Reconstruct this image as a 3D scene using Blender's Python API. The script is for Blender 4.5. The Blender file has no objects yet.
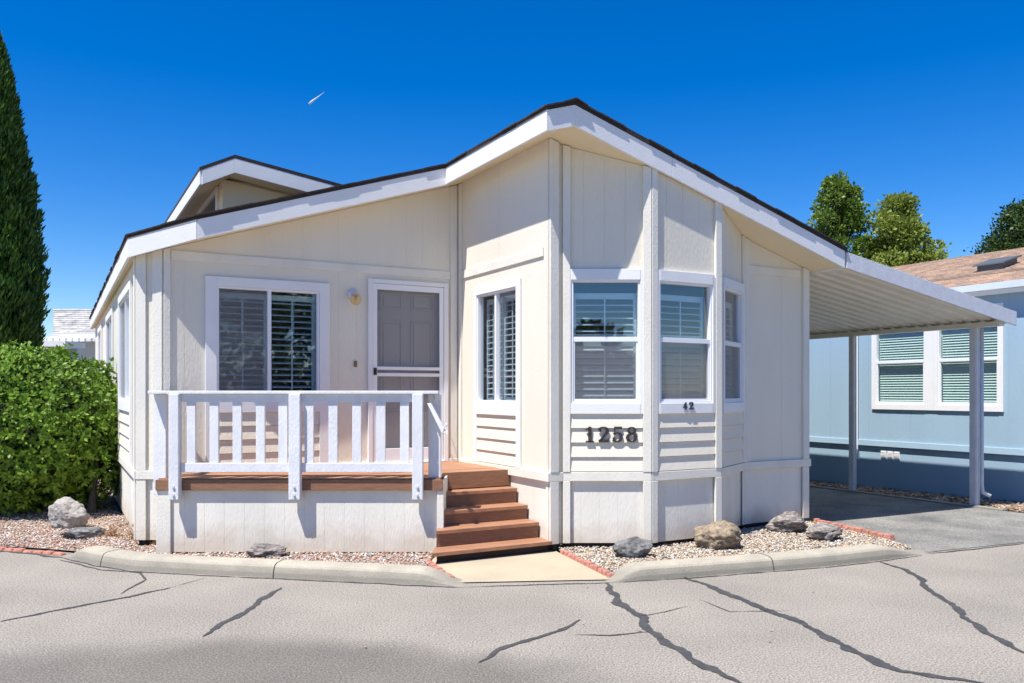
import bpy, bmesh, math, random
import numpy as np
from mathutils import Vector, Matrix, noise
random.seed(7); np.random.seed(7)
R = math.radians
scene = bpy.context.scene
C = scene.collection

# ------------------------------------------------------------------ camera
F, CX, HZ, CH = 830.0, 512.0, 392.0, 1.6
cd = bpy.data.cameras.new('camera'); cam = bpy.data.objects.new('camera', cd); C.objects.link(cam)
cam.location = (0, 0, CH); cam.rotation_euler = (R(90), 0, 0)
cd.sensor_width = 36; cd.lens = F/1024*36; cd.shift_y = (HZ-341.5)/1024; cd.clip_end = 6000; cd.clip_start = .05
scene.camera = cam

# ------------------------------------------------------------------ site frame: s runs along the front of the home, t goes back
PHI = R(28.73); cu, su = math.cos(PHI), math.sin(PHI); OX, OY = .51, 8.35
def ST(s, t): return Vector((OX+cu*s-su*t, OY+su*s+cu*t))
def toST(x, y): x -= OX; y -= OY; return (cu*x+su*y, -su*x+cu*y)
def G(px, py, z=0.0):
    d = F*(CH-z)/(py-HZ); return Vector(((px-CX)/F*d, d))

# ------------------------------------------------------------------ materials
MATS = {}
def nodes(name):
    m = bpy.data.materials.new(name); m.use_nodes = True
    nt = m.node_tree; return m, nt, nt.nodes['Principled BSDF']
def mat(name, col, rough=.6, var=.06, vscale=3.0, bump=.0, bscale=40., metal=0., col2=None, fine=None, stretch=(1,1,1), dist=.01, spec=.5):
    if name in MATS: return MATS[name]
    m, nt, b = nodes(name); N = nt.nodes; L = nt.links
    b.inputs['Roughness'].default_value = rough; b.inputs['Metallic'].default_value = metal
    b.inputs['Specular IOR Level'].default_value = spec
    tc = N.new('ShaderNodeTexCoord'); mp = N.new('ShaderNodeMapping'); mp.inputs['Scale'].default_value = stretch
    L.new(tc.outputs['Object'], mp.inputs['Vector'])
    nz = N.new('ShaderNodeTexNoise'); nz.inputs['Scale'].default_value = vscale; nz.inputs['Detail'].default_value = 6
    L.new(mp.outputs[0], nz.inputs['Vector'])
    rp = N.new('ShaderNodeValToRGB'); rp.color_ramp.elements[0].position = .3; rp.color_ramp.elements[1].position = .7
    c2 = col2 if col2 else tuple(c*(1-var*2) for c in col)
    rp.color_ramp.elements[0].color = (*c2, 1); rp.color_ramp.elements[1].color = (*col, 1)
    L.new(nz.outputs['Fac'], rp.inputs['Fac']); out = rp.outputs['Color']
    if fine:
        n2 = N.new('ShaderNodeTexNoise'); n2.inputs['Scale'].default_value = fine[0]; n2.inputs['Detail'].default_value = 4; n2.inputs['Roughness'].default_value = .62
        L.new(mp.outputs[0], n2.inputs['Vector'])
        r2 = N.new('ShaderNodeValToRGB'); r2.color_ramp.elements[0].position = .35; r2.color_ramp.elements[1].position = .68
        r2.color_ramp.elements[0].color = (*[fine[1]]*3, 1); r2.color_ramp.elements[1].color = (*[fine[2]]*3, 1)
        L.new(n2.outputs['Fac'], r2.inputs['Fac'])
        mx = N.new('ShaderNodeMix'); mx.data_type = 'RGBA'; mx.blend_type = 'MULTIPLY'; mx.inputs['Factor'].default_value = 1
        L.new(out, mx.inputs['A']); L.new(r2.outputs[0], mx.inputs['B']); out = mx.outputs['Result']
    L.new(out, b.inputs['Base Color'])
    if bump:
        n3 = N.new('ShaderNodeTexNoise'); n3.inputs['Scale'].default_value = bscale; n3.inputs['Detail'].default_value = 5
        L.new(mp.outputs[0], n3.inputs['Vector'])
        bp = N.new('ShaderNodeBump'); bp.inputs['Strength'].default_value = bump; bp.inputs['Distance'].default_value = dist
        L.new(n3.outputs['Fac'], bp.inputs['Height']); L.new(bp.outputs[0], b.inputs['Normal'])
    MATS[name] = m; return m

M_WALL = mat('cream_siding_paint', (.765,.71,.595), .75, .04, 1.6, .55, 55, stretch=(1,1,.35), dist=.006)
M_SKIRT = mat('cream_skirting_paint', (.79,.755,.67), .75, .07, 2.2, .55, 60, stretch=(1,1,.3), dist=.006)
def add_dirt(m, z0, z1, col, amt, wob=.5):
    nt = m.node_tree; N = nt.nodes; L = nt.links; b_ = N['Principled BSDF']; src = b_.inputs['Base Color'].links[0].from_socket
    tc = N.new('ShaderNodeTexCoord'); sx = N.new('ShaderNodeSeparateXYZ'); L.new(tc.outputs['Object'], sx.inputs[0])
    nz = N.new('ShaderNodeTexNoise'); nz.inputs['Scale'].default_value = 5; nz.inputs['Detail'].default_value = 8; L.new(tc.outputs['Object'], nz.inputs['Vector'])
    ml = N.new('ShaderNodeMath'); ml.operation = 'MULTIPLY_ADD'; ml.inputs[1].default_value = -wob; L.new(nz.outputs['Fac'], ml.inputs[0]); L.new(sx.outputs['Z'], ml.inputs[2])
    mr = N.new('ShaderNodeMapRange'); mr.inputs['From Min'].default_value = z0-wob/2; mr.inputs['From Max'].default_value = z1-wob/2; mr.inputs['To Min'].default_value = amt; mr.inputs['To Max'].default_value = 0
    L.new(ml.outputs[0], mr.inputs['Value']); mx = N.new('ShaderNodeMix'); mx.data_type = 'RGBA'; L.new(mr.outputs[0], mx.inputs['Factor']); L.new(src, mx.inputs['A']); mx.inputs['B'].default_value = (*col,1)
    L.new(mx.outputs['Result'], b_.inputs['Base Color'])
add_dirt(M_SKIRT, .08, .32, (.50,.38,.25), .5)
M_TRIMC = mat('cream_trim_paint', (.765,.73,.645), .7, .05, 4, .6, 75, stretch=(1,1,.5), dist=.006)
add_dirt(M_TRIMC, .05, .30, (.46,.36,.25), .45)
M_WHITE = mat('white_trim_paint', (.79,.785,.775), .6, .025, 5, .5, 80, dist=.004)
M_RAIL = mat('weathered_white_rail_paint', (.745,.75,.765), .7, .06, 9, .8, 70, stretch=(1,1,.4), dist=.005)
M_VINYL = mat('white_vinyl', (.80,.81,.83), .35, .02)
M_SOFFIT = mat('cream_soffit_paint', (.80,.68,.47), .8, .03, 2, .2, 40)
M_SHUT = mat('white_shutter_louvres', (.66,.70,.72), .5, .02)
M_BLIND = mat('pale_blinds', (.70,.73,.70), .5, .02)
M_SHDARK = mat('dark_brown_shingle', (.045,.032,.028), .95, .2, 12, .6, 60)
M_DECK = mat('redwood_deck_stain', (.45,.22,.12), .55, .16, 3, .5, 30, stretch=(1,6,6), fine=(60,.75,1.1))
M_STEP = mat('brown_step_board', (.32,.155,.082), .5, .14, 4, .5, 30, stretch=(1,5,14), fine=(40,.7,1.1))
M_DOOR = mat('grey_door_paint', (.42,.405,.40), .5, .02)
M_MESH = None
M_DARK = mat('dark_gap_wood', (.05,.035,.03), .9, .2)
M_ALU = mat('galvanised_metal', (.66,.66,.69), .45, .06, 8, metal=.1)
M_PAN = mat('painted_corrugated_metal', (.72,.67,.58), .5, .05, 4)
M_CPF = mat('aged_white_fascia', (.69,.69,.72), .6, .06, 14, .5, 60, stretch=(1,1,1))
M_BRONZE = mat('dark_bronze_numeral', (.035,.03,.03), .4, .4, 60, metal=.5, col2=(.10,.08,.07))
M_BRASS = mat('old_brass', (.30,.2,.09), .4, .1, metal=.7)
M_KERB = mat('concrete_kerb', (.47,.42,.325), .85, .12, 4, .5, 50, fine=(110,.75,1.15), col2=(.36,.325,.26), dist=.005)
KERB_DIRT = True
M_PATH = mat('concrete_path', (.45,.38,.265), .85, .07, 2.5, .3, 80, fine=(150,.9,1.05))
M_BRICK = mat('red_edging_brick', (.50,.21,.15), .85, .2, 14, .5, 50, fine=(60,.8,1.25))
M_TAR = mat('tar_sealant', (.035,.035,.037), .75, .15, 15, .5, 80, col2=(.065,.063,.062))
M_DRIVE = mat('driveway_asphalt', (.27,.257,.23), .9, .12, 1.6, .3, 90, fine=(50,.55,1.4), col2=(.12,.117,.11))
M_BLUE = mat('pale_blue_siding_paint', (.315,.445,.545), .7, .03, 2, .3, 50, stretch=(1,1,.3))
M_BLUE2 = mat('pale_blue_trim_paint', (.37,.51,.61), .6, .03)
M_TRUNK = mat('grey_brown_bark', (.10,.08,.06), .9, .3, 10, .6, 30)

def road_mat():
    m = mat('road_asphalt', (.30,.268,.225), .9, .10, .9, .2, 90, fine=(78,.42,1.52), col2=(.225,.203,.172), dist=.003)
    nt = m.node_tree; N = nt.nodes; L = nt.links; b = N['Principled BSDF']
    src = b.inputs['Base Color'].links[0].from_socket
    # darker patch with an irregular edge, multiplied into the asphalt colour
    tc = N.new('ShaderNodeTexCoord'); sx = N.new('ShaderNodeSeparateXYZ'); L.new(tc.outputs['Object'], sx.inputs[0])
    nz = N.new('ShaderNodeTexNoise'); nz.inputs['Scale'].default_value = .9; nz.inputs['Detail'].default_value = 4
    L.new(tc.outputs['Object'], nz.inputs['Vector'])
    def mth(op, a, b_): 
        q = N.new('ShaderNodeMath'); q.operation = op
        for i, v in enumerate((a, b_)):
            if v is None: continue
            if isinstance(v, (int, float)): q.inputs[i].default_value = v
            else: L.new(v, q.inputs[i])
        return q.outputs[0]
    # darker patch: y around 5.1 for x between -4 and .6
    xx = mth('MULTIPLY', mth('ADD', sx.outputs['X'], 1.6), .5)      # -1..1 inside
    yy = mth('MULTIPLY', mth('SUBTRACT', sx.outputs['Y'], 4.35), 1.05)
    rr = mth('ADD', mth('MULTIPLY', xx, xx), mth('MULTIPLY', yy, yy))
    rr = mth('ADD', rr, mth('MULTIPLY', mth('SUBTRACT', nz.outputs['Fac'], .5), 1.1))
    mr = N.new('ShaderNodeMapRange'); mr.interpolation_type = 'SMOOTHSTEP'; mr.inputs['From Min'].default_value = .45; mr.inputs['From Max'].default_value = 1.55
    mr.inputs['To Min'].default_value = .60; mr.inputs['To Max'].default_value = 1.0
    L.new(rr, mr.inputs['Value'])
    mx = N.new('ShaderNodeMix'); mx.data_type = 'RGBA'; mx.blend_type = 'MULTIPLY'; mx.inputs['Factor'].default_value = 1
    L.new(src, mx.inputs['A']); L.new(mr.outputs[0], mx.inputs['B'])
    # scattered pale aggregate
    vo = N.new('ShaderNodeTexVoronoi'); vo.inputs['Scale'].default_value = 80
    L.new(tc.outputs['Object'], vo.inputs['Vector'])
    r3 = N.new('ShaderNodeMapRange'); r3.inputs['From Min'].default_value = .14; r3.inputs['From Max'].default_value = .24
    r3.inputs['To Min'].default_value = .55; r3.inputs['To Max'].default_value = 0
    L.new(vo.outputs['Distance'], r3.inputs['Value'])
    gt = mth('GREATER_THAN', N.new('ShaderNodeSeparateColor').outputs[0], .5)
    sc = [n for n in N if n.bl_idname == 'ShaderNodeSeparateColor'][0]; L.new(vo.outputs['Color'], sc.inputs[0])
    f = mth('MULTIPLY', r3.outputs[0], gt)
    m2 = N.new('ShaderNodeMix'); m2.data_type = 'RGBA'; L.new(f, m2.inputs['Factor'])
    L.new(mx.outputs['Result'], m2.inputs['A']); m2.inputs['B'].default_value = (.52,.48,.45,1)
    L.new(m2.outputs['Result'], b.inputs['Base Color'])
    return m
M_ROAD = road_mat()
add_dirt(M_KERB, .04, .135, (.20,.185,.15), .7, .12)

def glass_mat(name, tint, refl, base=(.02,.03,.04)):
    m = bpy.data.materials.new(name); m.use_nodes = True; nt = m.node_tree; N = nt.nodes; L = nt.links
    N.clear(); o = N.new('ShaderNodeOutputMaterial'); mx = N.new('ShaderNodeMixShader')
    t = N.new('ShaderNodeBsdfTransparent'); t.inputs[0].default_value = (*tint, 1)
    g = N.new('ShaderNodeBsdfGlossy'); g.inputs['Roughness'].default_value = .015
    lw = N.new('ShaderNodeLayerWeight'); lw.inputs['Blend'].default_value = .5
    fr = N.new('ShaderNodeMath'); fr.operation = 'POWER'; fr.inputs[1].default_value = 4; L.new(lw.outputs['Facing'], fr.inputs[0])
    ad = N.new('ShaderNodeMath'); ad.operation = 'MULTIPLY_ADD'; ad.inputs[1].default_value = .85; ad.inputs[2].default_value = refl; ad.use_clamp = True
    nz = N.new('ShaderNodeTexNoise'); nz.inputs['Scale'].default_value = 1.3; tc = N.new('ShaderNodeTexCoord'); L.new(tc.outputs['Object'], nz.inputs['Vector'])
    bp = N.new('ShaderNodeBump'); bp.inputs['Strength'].default_value = .06; bp.inputs['Distance'].default_value = .03; L.new(nz.outputs['Fac'], bp.inputs['Height'])
    L.new(bp.outputs[0], g.inputs['Normal'])
    L.new(fr.outputs[0], ad.inputs[0]); L.new(ad.outputs[0], mx.inputs[0]); L.new(t.outputs[0], mx.inputs[1]); L.new(g.outputs[0], mx.inputs[2]); L.new(mx.outputs[0], o.inputs[0])
    return m
M_GLASS = glass_mat('window_glass', (.78,.89,.93), .21)
M_GLASSB = glass_mat('tinted_window_glass', (.80,.93,.92), .10)
def screen_mat(name, col, dens):
    m, nt, b = nodes(name); N = nt.nodes; L = nt.links
    b.inputs['Base Color'].default_value = (*col, 1); b.inputs['Roughness'].default_value = .8
    o = N['Material Output']; t = N.new('ShaderNodeBsdfTransparent'); mx = N.new('ShaderNodeMixShader'); mx.inputs[0].default_value = dens
    L.new(t.outputs[0], mx.inputs[1]); L.new(b.outputs[0], mx.inputs[2]); L.new(mx.outputs[0], o.inputs[0]); return m
M_MESH = screen_mat('insect_screen', (.30,.30,.31), .20)
M_AMBER = glass_mat('amber_glass', (.96,.87,.66), .10)

def shingle_mat(name, c1, c2, cm):
    m, nt, b = nodes(name); N = nt.nodes; L = nt.links
    b.inputs['Roughness'].default_value = .95; b.inputs['Specular IOR Level'].default_value = .15
    uv = N.new('ShaderNodeUVMap'); br = N.new('ShaderNodeTexBrick')
    br.inputs['Scale'].default_value = 1; br.inputs['Brick Width'].default_value = .3; br.inputs['Row Height'].default_value = .14
    br.inputs['Mortar Size'].default_value = .006; br.offset = .37
    br.inputs['Color1'].default_value = (*c1, 1); br.inputs['Color2'].default_value = (*c2, 1); br.inputs['Mortar'].default_value = (*cm, 1)
    L.new(uv.outputs[0], br.inputs['Vector'])
    nz = N.new('ShaderNodeTexNoise'); nz.inputs['Scale'].default_value = 3.5; nz.inputs['Detail'].default_value = 8; L.new(uv.outputs[0], nz.inputs['Vector'])
    r2 = N.new('ShaderNodeValToRGB'); r2.color_ramp.elements[0].position = .35; r2.color_ramp.elements[1].position = .65
    r2.color_ramp.elements[0].color = (.68,.68,.7,1); r2.color_ramp.elements[1].color = (1.15,1.1,1.08,1); L.new(nz.outputs['Fac'], r2.inputs[0])
    mx = N.new('ShaderNodeMix'); mx.data_type = 'RGBA'; mx.blend_type = 'MULTIPLY'; mx.inputs['Factor'].default_value = 1
    L.new(br.outputs['Color'], mx.inputs['A']); L.new(r2.outputs[0], mx.inputs['B']); L.new(mx.outputs['Result'], b.inputs['Base Color'])
    return m
M_SHTAN = shingle_mat('tan_shingles', (.47,.335,.245), (.36,.265,.20), (.2,.15,.11))
M_SHGREY = shingle_mat('grey_shingles', (.50,.50,.47), (.38,.38,.37), (.2,.2,.2))

def leaf_mat(name, c1, c2, c3=None, trans=.25, scale=1.2):
    m, nt, b = nodes(name); N = nt.nodes; L = nt.links
    b.inputs['Roughness'].default_value = .5; b.inputs['Specular IOR Level'].default_value = .3
    at = N.new('ShaderNodeAttribute'); at.attribute_name = 'tint'
    rp = N.new('ShaderNodeValToRGB'); rp.color_ramp.elements[0].color = (*c1, 1); rp.color_ramp.elements[1].color = (*c2, 1)
    if c3: e = rp.color_ramp.elements.new(.93); e.color = (*c2, 1); rp.color_ramp.elements[-1].color = (*c3, 1)
    L.new(at.outputs['Fac'], rp.inputs[0]); L.new(rp.outputs[0], b.inputs['Base Color'])
    tl = N.new('ShaderNodeBsdfTranslucent'); L.new(rp.outputs[0], tl.inputs[0]); mx = N.new('ShaderNodeMixShader'); mx.inputs[0].default_value = trans
    o = N['Material Output']; L.new(b.outputs[0], mx.inputs[1]); L.new(tl.outputs[0], mx.inputs[2]); L.new(mx.outputs[0], o.inputs[0]); return m

def stone_mat(name, cols):
    m, nt, b = nodes(name); N = nt.nodes; L = nt.links
    b.inputs['Roughness'].default_value = .85
    at = N.new('ShaderNodeAttribute'); at.attribute_name = 'tint'; rp = N.new('ShaderNodeValToRGB'); rp.color_ramp.interpolation = 'CONSTANT'
    for i, c in enumerate(cols):
        if i < 2: e = rp.color_ramp.elements[i]; e.position = i/len(cols)
        else: e = rp.color_ramp.elements.new(i/len(cols))
        e.color = (*c, 1)
    L.new(at.outputs['Fac'], rp.inputs[0]); L.new(rp.outputs[0], b.inputs['Base Color']); return m

# ------------------------------------------------------------------ mesh helpers
class MB:
    def __init__(s): s.v = []; s.f = []; s.uv = None
    def hexa(s, p):      # p: bottom 4 then top 4
        n = len(s.v); s.v += [tuple(q) for q in p]
        s.f += [(n+3,n+2,n+1,n), (n+4,n+5,n+6,n+7), (n,n+1,n+5,n+4), (n+1,n+2,n+6,n+5), (n+2,n+3,n+7,n+6), (n+3,n,n+4,n+7)]
        return s
    def box(s, x0, x1, y0, y1, z0, z1):
        return s.hexa([(x0,y0,z0),(x1,y0,z0),(x1,y1,z0),(x0,y1,z0),(x0,y0,z1),(x1,y0,z1),(x1,y1,z1),(x0,y1,z1)])
    def prism(s, poly, zb, zt):    # poly: list of xy; zb, zt numbers or functions
        fb = zb if callable(zb) else (lambda p: zb); ft = zt if callable(zt) else (lambda p: zt)
        n = len(s.v); k = len(poly)
        s.v += [(p[0], p[1], fb(p)) for p in poly] + [(p[0], p[1], ft(p)) for p in poly]
        s.f.append(tuple(n+i for i in reversed(range(k)))); s.f.append(tuple(n+k+i for i in range(k)))
        for i in range(k): j = (i+1) % k; s.f.append((n+i, n+j, n+k+j, n+k+i))
        return s
    def tube(s, pts, r, seg=10, cap=True):
        pts = [Vector(p) for p in pts]; rr = r if isinstance(r, (list, tuple)) else [r]*len(pts); n = len(s.v)
        for i, p in enumerate(pts):
            d = (pts[min(i+1, len(pts)-1)]-pts[max(i-1, 0)]).normalized()
            a = d.cross(Vector((0,0,1)) if abs(d.z) < .9 else Vector((1,0,0))).normalized(); b = d.cross(a)
            for k in range(seg): an = 2*math.pi*k/seg; s.v.append(tuple(p+(a*math.cos(an)+b*math.sin(an))*rr[i]))
        for i in range(len(pts)-1):
            for k in range(seg):
                k2 = (k+1) % seg; s.f.append((n+i*seg+k, n+i*seg+k2, n+(i+1)*seg+k2, n+(i+1)*seg+k))
        if cap: s.f.append(tuple(n+k for k in reversed(range(seg)))); s.f.append(tuple(n+(len(pts)-1)*seg+k for k in range(seg)))
        return s
    def build(s, name, m, parent=None, bevel=0, smooth=False, fix=True):
        me = bpy.data.meshes.new(name); me.from_pydata(s.v, [], s.f)
        if fix:
            bm = bmesh.new(); bm.from_mesh(me); bmesh.ops.recalc_face_normals(bm, faces=bm.faces); bm.to_mesh(me); bm.free()
        if s.uv: 
            l = me.uv_layers.new(name='UVMap')
            for lp in me.loops: l.data[lp.index].uv = s.uv(me.vertices[lp.vertex_index].co)
        me.materials.append(m); o = bpy.data.objects.new(name, me); C.objects.link(o)
        if smooth: me.polygons.foreach_set('use_smooth', [True]*len(me.polygons))
        if bevel:
            bv = o.modifiers.new('bevel', 'BEVEL'); bv.width = bevel; bv.segments = 2; bv.limit_method = 'ANGLE'
        par(o, parent); return o
def par(o, p):
    if p is None: return
    o.parent = p
    w = Matrix.Identity(4); q = p; tot = Vector((0,0,0))
    while q: tot += q.location if q.type == 'EMPTY' else Vector((0,0,0)); q = q.parent
    if p.type == 'EMPTY': o.matrix_parent_inverse = Matrix.Translation(-tot)
def thing(name, label, cat, loc, group=None):
    o = bpy.data.objects.new(name, None); C.objects.link(o); o.location = loc; o.empty_display_size = .3
    o['label'] = label; o['category'] = cat
    if group: o['group'] = group
    return o
def tag(o, label=None, cat=None, group=None, kind=None):
    if label: o['label'] = label
    if cat: o['category'] = cat
    if group: o['group'] = group
    if kind: o['kind'] = kind
    return o
class Wall:      # a vertical wall plane from p0 to p1 (world xy), outward normal on the right of p0->p1
    def __init__(s, p0, p1):
        s.p0 = Vector(p0); s.d = (Vector(p1)-s.p0); s.len = s.d.length; s.d.normalize(); s.n = Vector((s.d.y, -s.d.x))
    def P(s, a, off, z): q = s.p0+s.d*a+s.n*off; return (q.x, q.y, z)
    def a(s, px):
        k = (px-CX)/F; return (k*s.p0.y-s.p0.x)/(s.d.x-k*s.d.y)
    def z(s, px, py): y = s.p0.y+s.d.y*s.a(px); return CH+(HZ-py)*y/F
    def box(s, mb, a0, a1, z0, z1, o0, o1, z1b=None, z0b=None):
        if z1b is None: z1b = z1
        if z0b is None: z0b = z0
        return mb.hexa([s.P(a0,o1,z0), s.P(a1,o1,z0b), s.P(a1,o0,z0b), s.P(a0,o0,z0), s.P(a0,o1,z1), s.P(a1,o1,z1b), s.P(a1,o0,z1b), s.P(a0,o0,z1)])
    def siding(s, mb, a0, a1, zb, zt, openings=(), groove=.2, gap=.005, depth=.006, th=.05, base=0.0):
        ft = zt if callable(zt) else (lambda a: zt)
        def column(c0, c1, o0, o1):
            m = (c0+c1)/2; ops = sorted([(q[2], q[3]) for q in openings if q[0]-1e-4 <= m <= q[1]+1e-4])
            z = zb
            for (u0, u1) in ops:
                if u0 > z+1e-4: s.box(mb, c0, c1, z, u0, o0, o1)
                z = u1
            s.box(mb, c0, c1, z, ft(c0), o0, o1, ft(c1))
        ed = sorted({a0, a1, *[q[0] for q in openings], *[q[1] for q in openings]})
        for i in range(len(ed)-1):
            column(ed[i], ed[i+1], base-th, base-depth)
            g = ed[i]; k = math.ceil((ed[i]+.03)/groove); cuts = [ed[i]]
            while k*groove < ed[i+1]-.03: cuts.append(k*groove); k += 1
            cuts.append(ed[i+1])
            for j in range(len(cuts)-1):
                c0 = cuts[j]+(gap/2 if j else 0); c1 = cuts[j+1]-(gap/2 if j < len(cuts)-2 else 0)
                column(c0, c1, base-depth+.0005, base)

# ------------------------------------------------------------------ leaf clouds
def quads(name, P, U, V, m, tint, parent=None, shape='leaf'):
    n = len(P)
    if shape == 'leaf':
        co = np.stack([P, P+U*.5+V*.45, P+U, P+U*.5-V*.45], 1).reshape(-1, 3)
    me = bpy.data.meshes.new(name); me.vertices.add(4*n); me.vertices.foreach_set('co', co.ravel().astype(np.float32))
    me.loops.add(4*n); me.loops.foreach_set('vertex_index', np.arange(4*n, dtype=np.int32))
    me.polygons.add(n); me.polygons.foreach_set('loop_start', np.arange(0, 4*n, 4, dtype=np.int32)); me.polygons.foreach_set('loop_total', np.full(n, 4, dtype=np.int32))
    a = me.attributes.new('tint', 'FLOAT', 'FACE'); a.data.foreach_set('value', tint.astype(np.float32))
    me.materials.append(m); me.update(calc_edges=True); me.validate()
    o = bpy.data.objects.new(name, me); C.objects.link(o); par(o, parent); return o
def rnd_dirs(n):
    v = np.random.normal(size=(n,3)); return v/np.linalg.norm(v, axis=1, keepdims=True)
def perp(U):
    r = rnd_dirs(len(U)); V = np.cross(U, r); return V/np.linalg.norm(V, axis=1, keepdims=True)
def crown(name, clumps, per, size, m, parent, up=.25, flat=.75):
    """clumps: (x, y, z, r). Leaves lie thickly through each clump's outer half."""
    Ps, Us, Ts = [], [], []
    for (x, y, z, r) in clumps:
        n = int(per*(r**2)); d = rnd_dirs(n); rad = r*np.random.uniform(.35, 1, n)**.6*(1+.18*np.random.normal(size=n))
        d2 = d.copy(); d2[:,2] *= flat
        p = np.array([x,y,z])+d2*rad[:,None]
        u = d+rnd_dirs(n)*.8+np.array([0,0,up]); u /= np.linalg.norm(u, axis=1, keepdims=True)
        Ps.append(p); Us.append(u*size*np.random.uniform(.6,1.3,n)[:,None]); Ts.append(np.clip(np.random.uniform(0,1)*.45+np.random.uniform(0,.55,n), 0, 1))
    P = np.concatenate(Ps); U = np.concatenate(Us); T = np.concatenate(Ts); V = perp(U/np.linalg.norm(U,axis=1,keepdims=True))*np.linalg.norm(U,axis=1,keepdims=True)*.75
    return quads(name, P, U, V, m, T, parent)
def broad_tree(label, x, y, top, rx, base_z, m, seed, size=.14, nclump=46, kind='broadleaf_tree', per=420, lean=0):
    st = np.random.get_state(); np.random.seed(seed); random.seed(seed)
    t = thing(kind, label, 'tree', (x,y,0), 'trees behind the neighbouring home')
    b = MB(); b.tube([(x,y,-.2),(x+.1,y,top*.3),(x+lean*.5,y,top*.6),(x+lean,y,top*.88)], [.24,.18,.11,.03], 9)
    cl = []
    for i in range(nclump):
        f = random.random(); z = base_z+(top-base_z)*f**.9
        w = rx*math.sin(math.pi*min(1, .22+.78*(1-f)**.75))**.8 if f > 0 else rx
        w = rx*(1-f**2.2)**.5 if f > .3 else rx*(.75+.25*f/.3)
        an = random.uniform(0, 2*math.pi); rr = w*math.sqrt(random.random())*.92
        r = random.uniform(.24, .42)*rx*(1.1-.45*f)
        cl.append((x+lean*f+rr*math.cos(an), y+rr*math.sin(an), z-r*.5, r))
        b.tube([(x+lean*f*.8, y, max(z-1.2, base_z*.7)), (x+lean*f+rr*.6*math.cos(an), y+rr*.6*math.sin(an), z-.5), (cl[-1][0], cl[-1][1], cl[-1][2])], [.05,.03,.012], 5)
    b.build('trunk', M_TRUNK, t, smooth=True)
    crown('crown', cl, per, size, m, t); np.random.set_state(st); return t

# ================================================================== THE SETTING
def sheet(name, poly, z, m, parent=None, kind='structure'):
    b = MB(); zf = z if callable(z) else (lambda p: z); b.v = [(p[0], p[1], zf(p)) for p in poly]; b.f = [tuple(range(len(poly)))]
    o = b.build(name, m, parent)
    bm = bmesh.new(); bm.from_mesh(o.data); bmesh.ops.triangulate(bm, faces=bm.faces)
    for f in bm.faces:
        if f.normal.z < 0: f.normal_flip()
    bm.to_mesh(o.data); bm.free()
    if parent is None: o['kind'] = kind
    return o
M_GROUND = mat('dry_ground', (.26,.22,.17), .95, .2, .4, .4, 30)
g = sheet('ground', [(-900,-300),(900,-300),(900,2500),(-900,2500)], -.17, M_GROUND)
# road: edge follows the kerb line, then the street crosses in front
KL = [G(-20,549.5), G(30,552), G(62,557), G(95,565), G(130,570.5), G(200,574.5), G(291,578.8), G(380,583), G(440,586), G(462,587)]
KR = [G(608,582.6), G(640,581), G(687,577.5), G(760,572), G(832,566), G(880,560.5), G(922,554.5)]
road_edge = [(-70,10.2),(-12,9.7)]+[(p.x,p.y+.2) for p in KL]+[(-.35,7.4),(.80,7.4)]+[(p.x,p.y+.15) for p in KR]+[(4.2,8.33),(5.42,8.84),(6.6,9.15),(14,11.2),(70,13)]
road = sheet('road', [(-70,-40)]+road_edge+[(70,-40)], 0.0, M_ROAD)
def crack(pts, w, name='crack_sealant'):
    P = [G(a,b) for a,b in pts]; L_, R_ = [], []
    # resample with wobble
    Q = []
    for i in range(len(P)-1):
        n = max(3, int((P[i+1]-P[i]).length/.02))
        for k in range(n): Q.append(P[i].lerp(P[i+1], k/n))
    Q.append(P[-1]); b = MB()
    for i, p in enumerate(Q):
        d = (Q[min(i+1,len(Q)-1)]-Q[max(i-1,0)]).normalized(); nrm = Vector((-d.y, d.x))
        e = min(1, .25+min(i, len(Q)-1-i)*.06)
        o1 = (noise.noise(Vector((p.x*5, p.y*5, 1)))*.6+noise.noise(Vector((p.x*20, p.y*20, 2)))*.16)*w; ww = w*.5*e*(1+.8*noise.noise(Vector((p.x*9,p.y*9,4)))+.35*noise.noise(Vector((p.x*38,p.y*38,7))))
        L_.append(p+nrm*(o1+ww)); R_.append(p+nrm*(o1-ww))
    for i in range(len(Q)): b.v += [(L_[i].x,L_[i].y,.004),(R_[i].x,R_[i].y,.004)]
    for i in range(len(Q)-1): b.f.append((2*i+1,2*i+3,2*i+2,2*i))
    o = b.build(name, M_TAR, road); return o
crack([(607,583),(617,600),(640,618),(650,632),(662,640),(690,658),(742,684)], .065)
crack([(684,577),(705,585),(760,607),(800,622),(850,650),(900,672),(985,684)], .065)
crack([(880,562),(905,570),(922,580),(925,588),(950,603),(970,622),(1000,640),(1028,655)], .05)
crack([(282,588),(262,600),(245,612),(222,624),(203,637)], .05)
crack([(170,588),(130,597),(75,607),(0,622)], .035)
crack([(580,620),(560,631),(525,641),(500,650),(480,663)], .04)
crack([(575,635),(610,636),(648,632)], .022)
crack([(640,617),(665,612),(690,606)], .012)
crack([(170,588),(205,578)], .012)
crack([(60,560),(100,570),(140,573),(146,580),(120,594)], .02)

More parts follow.
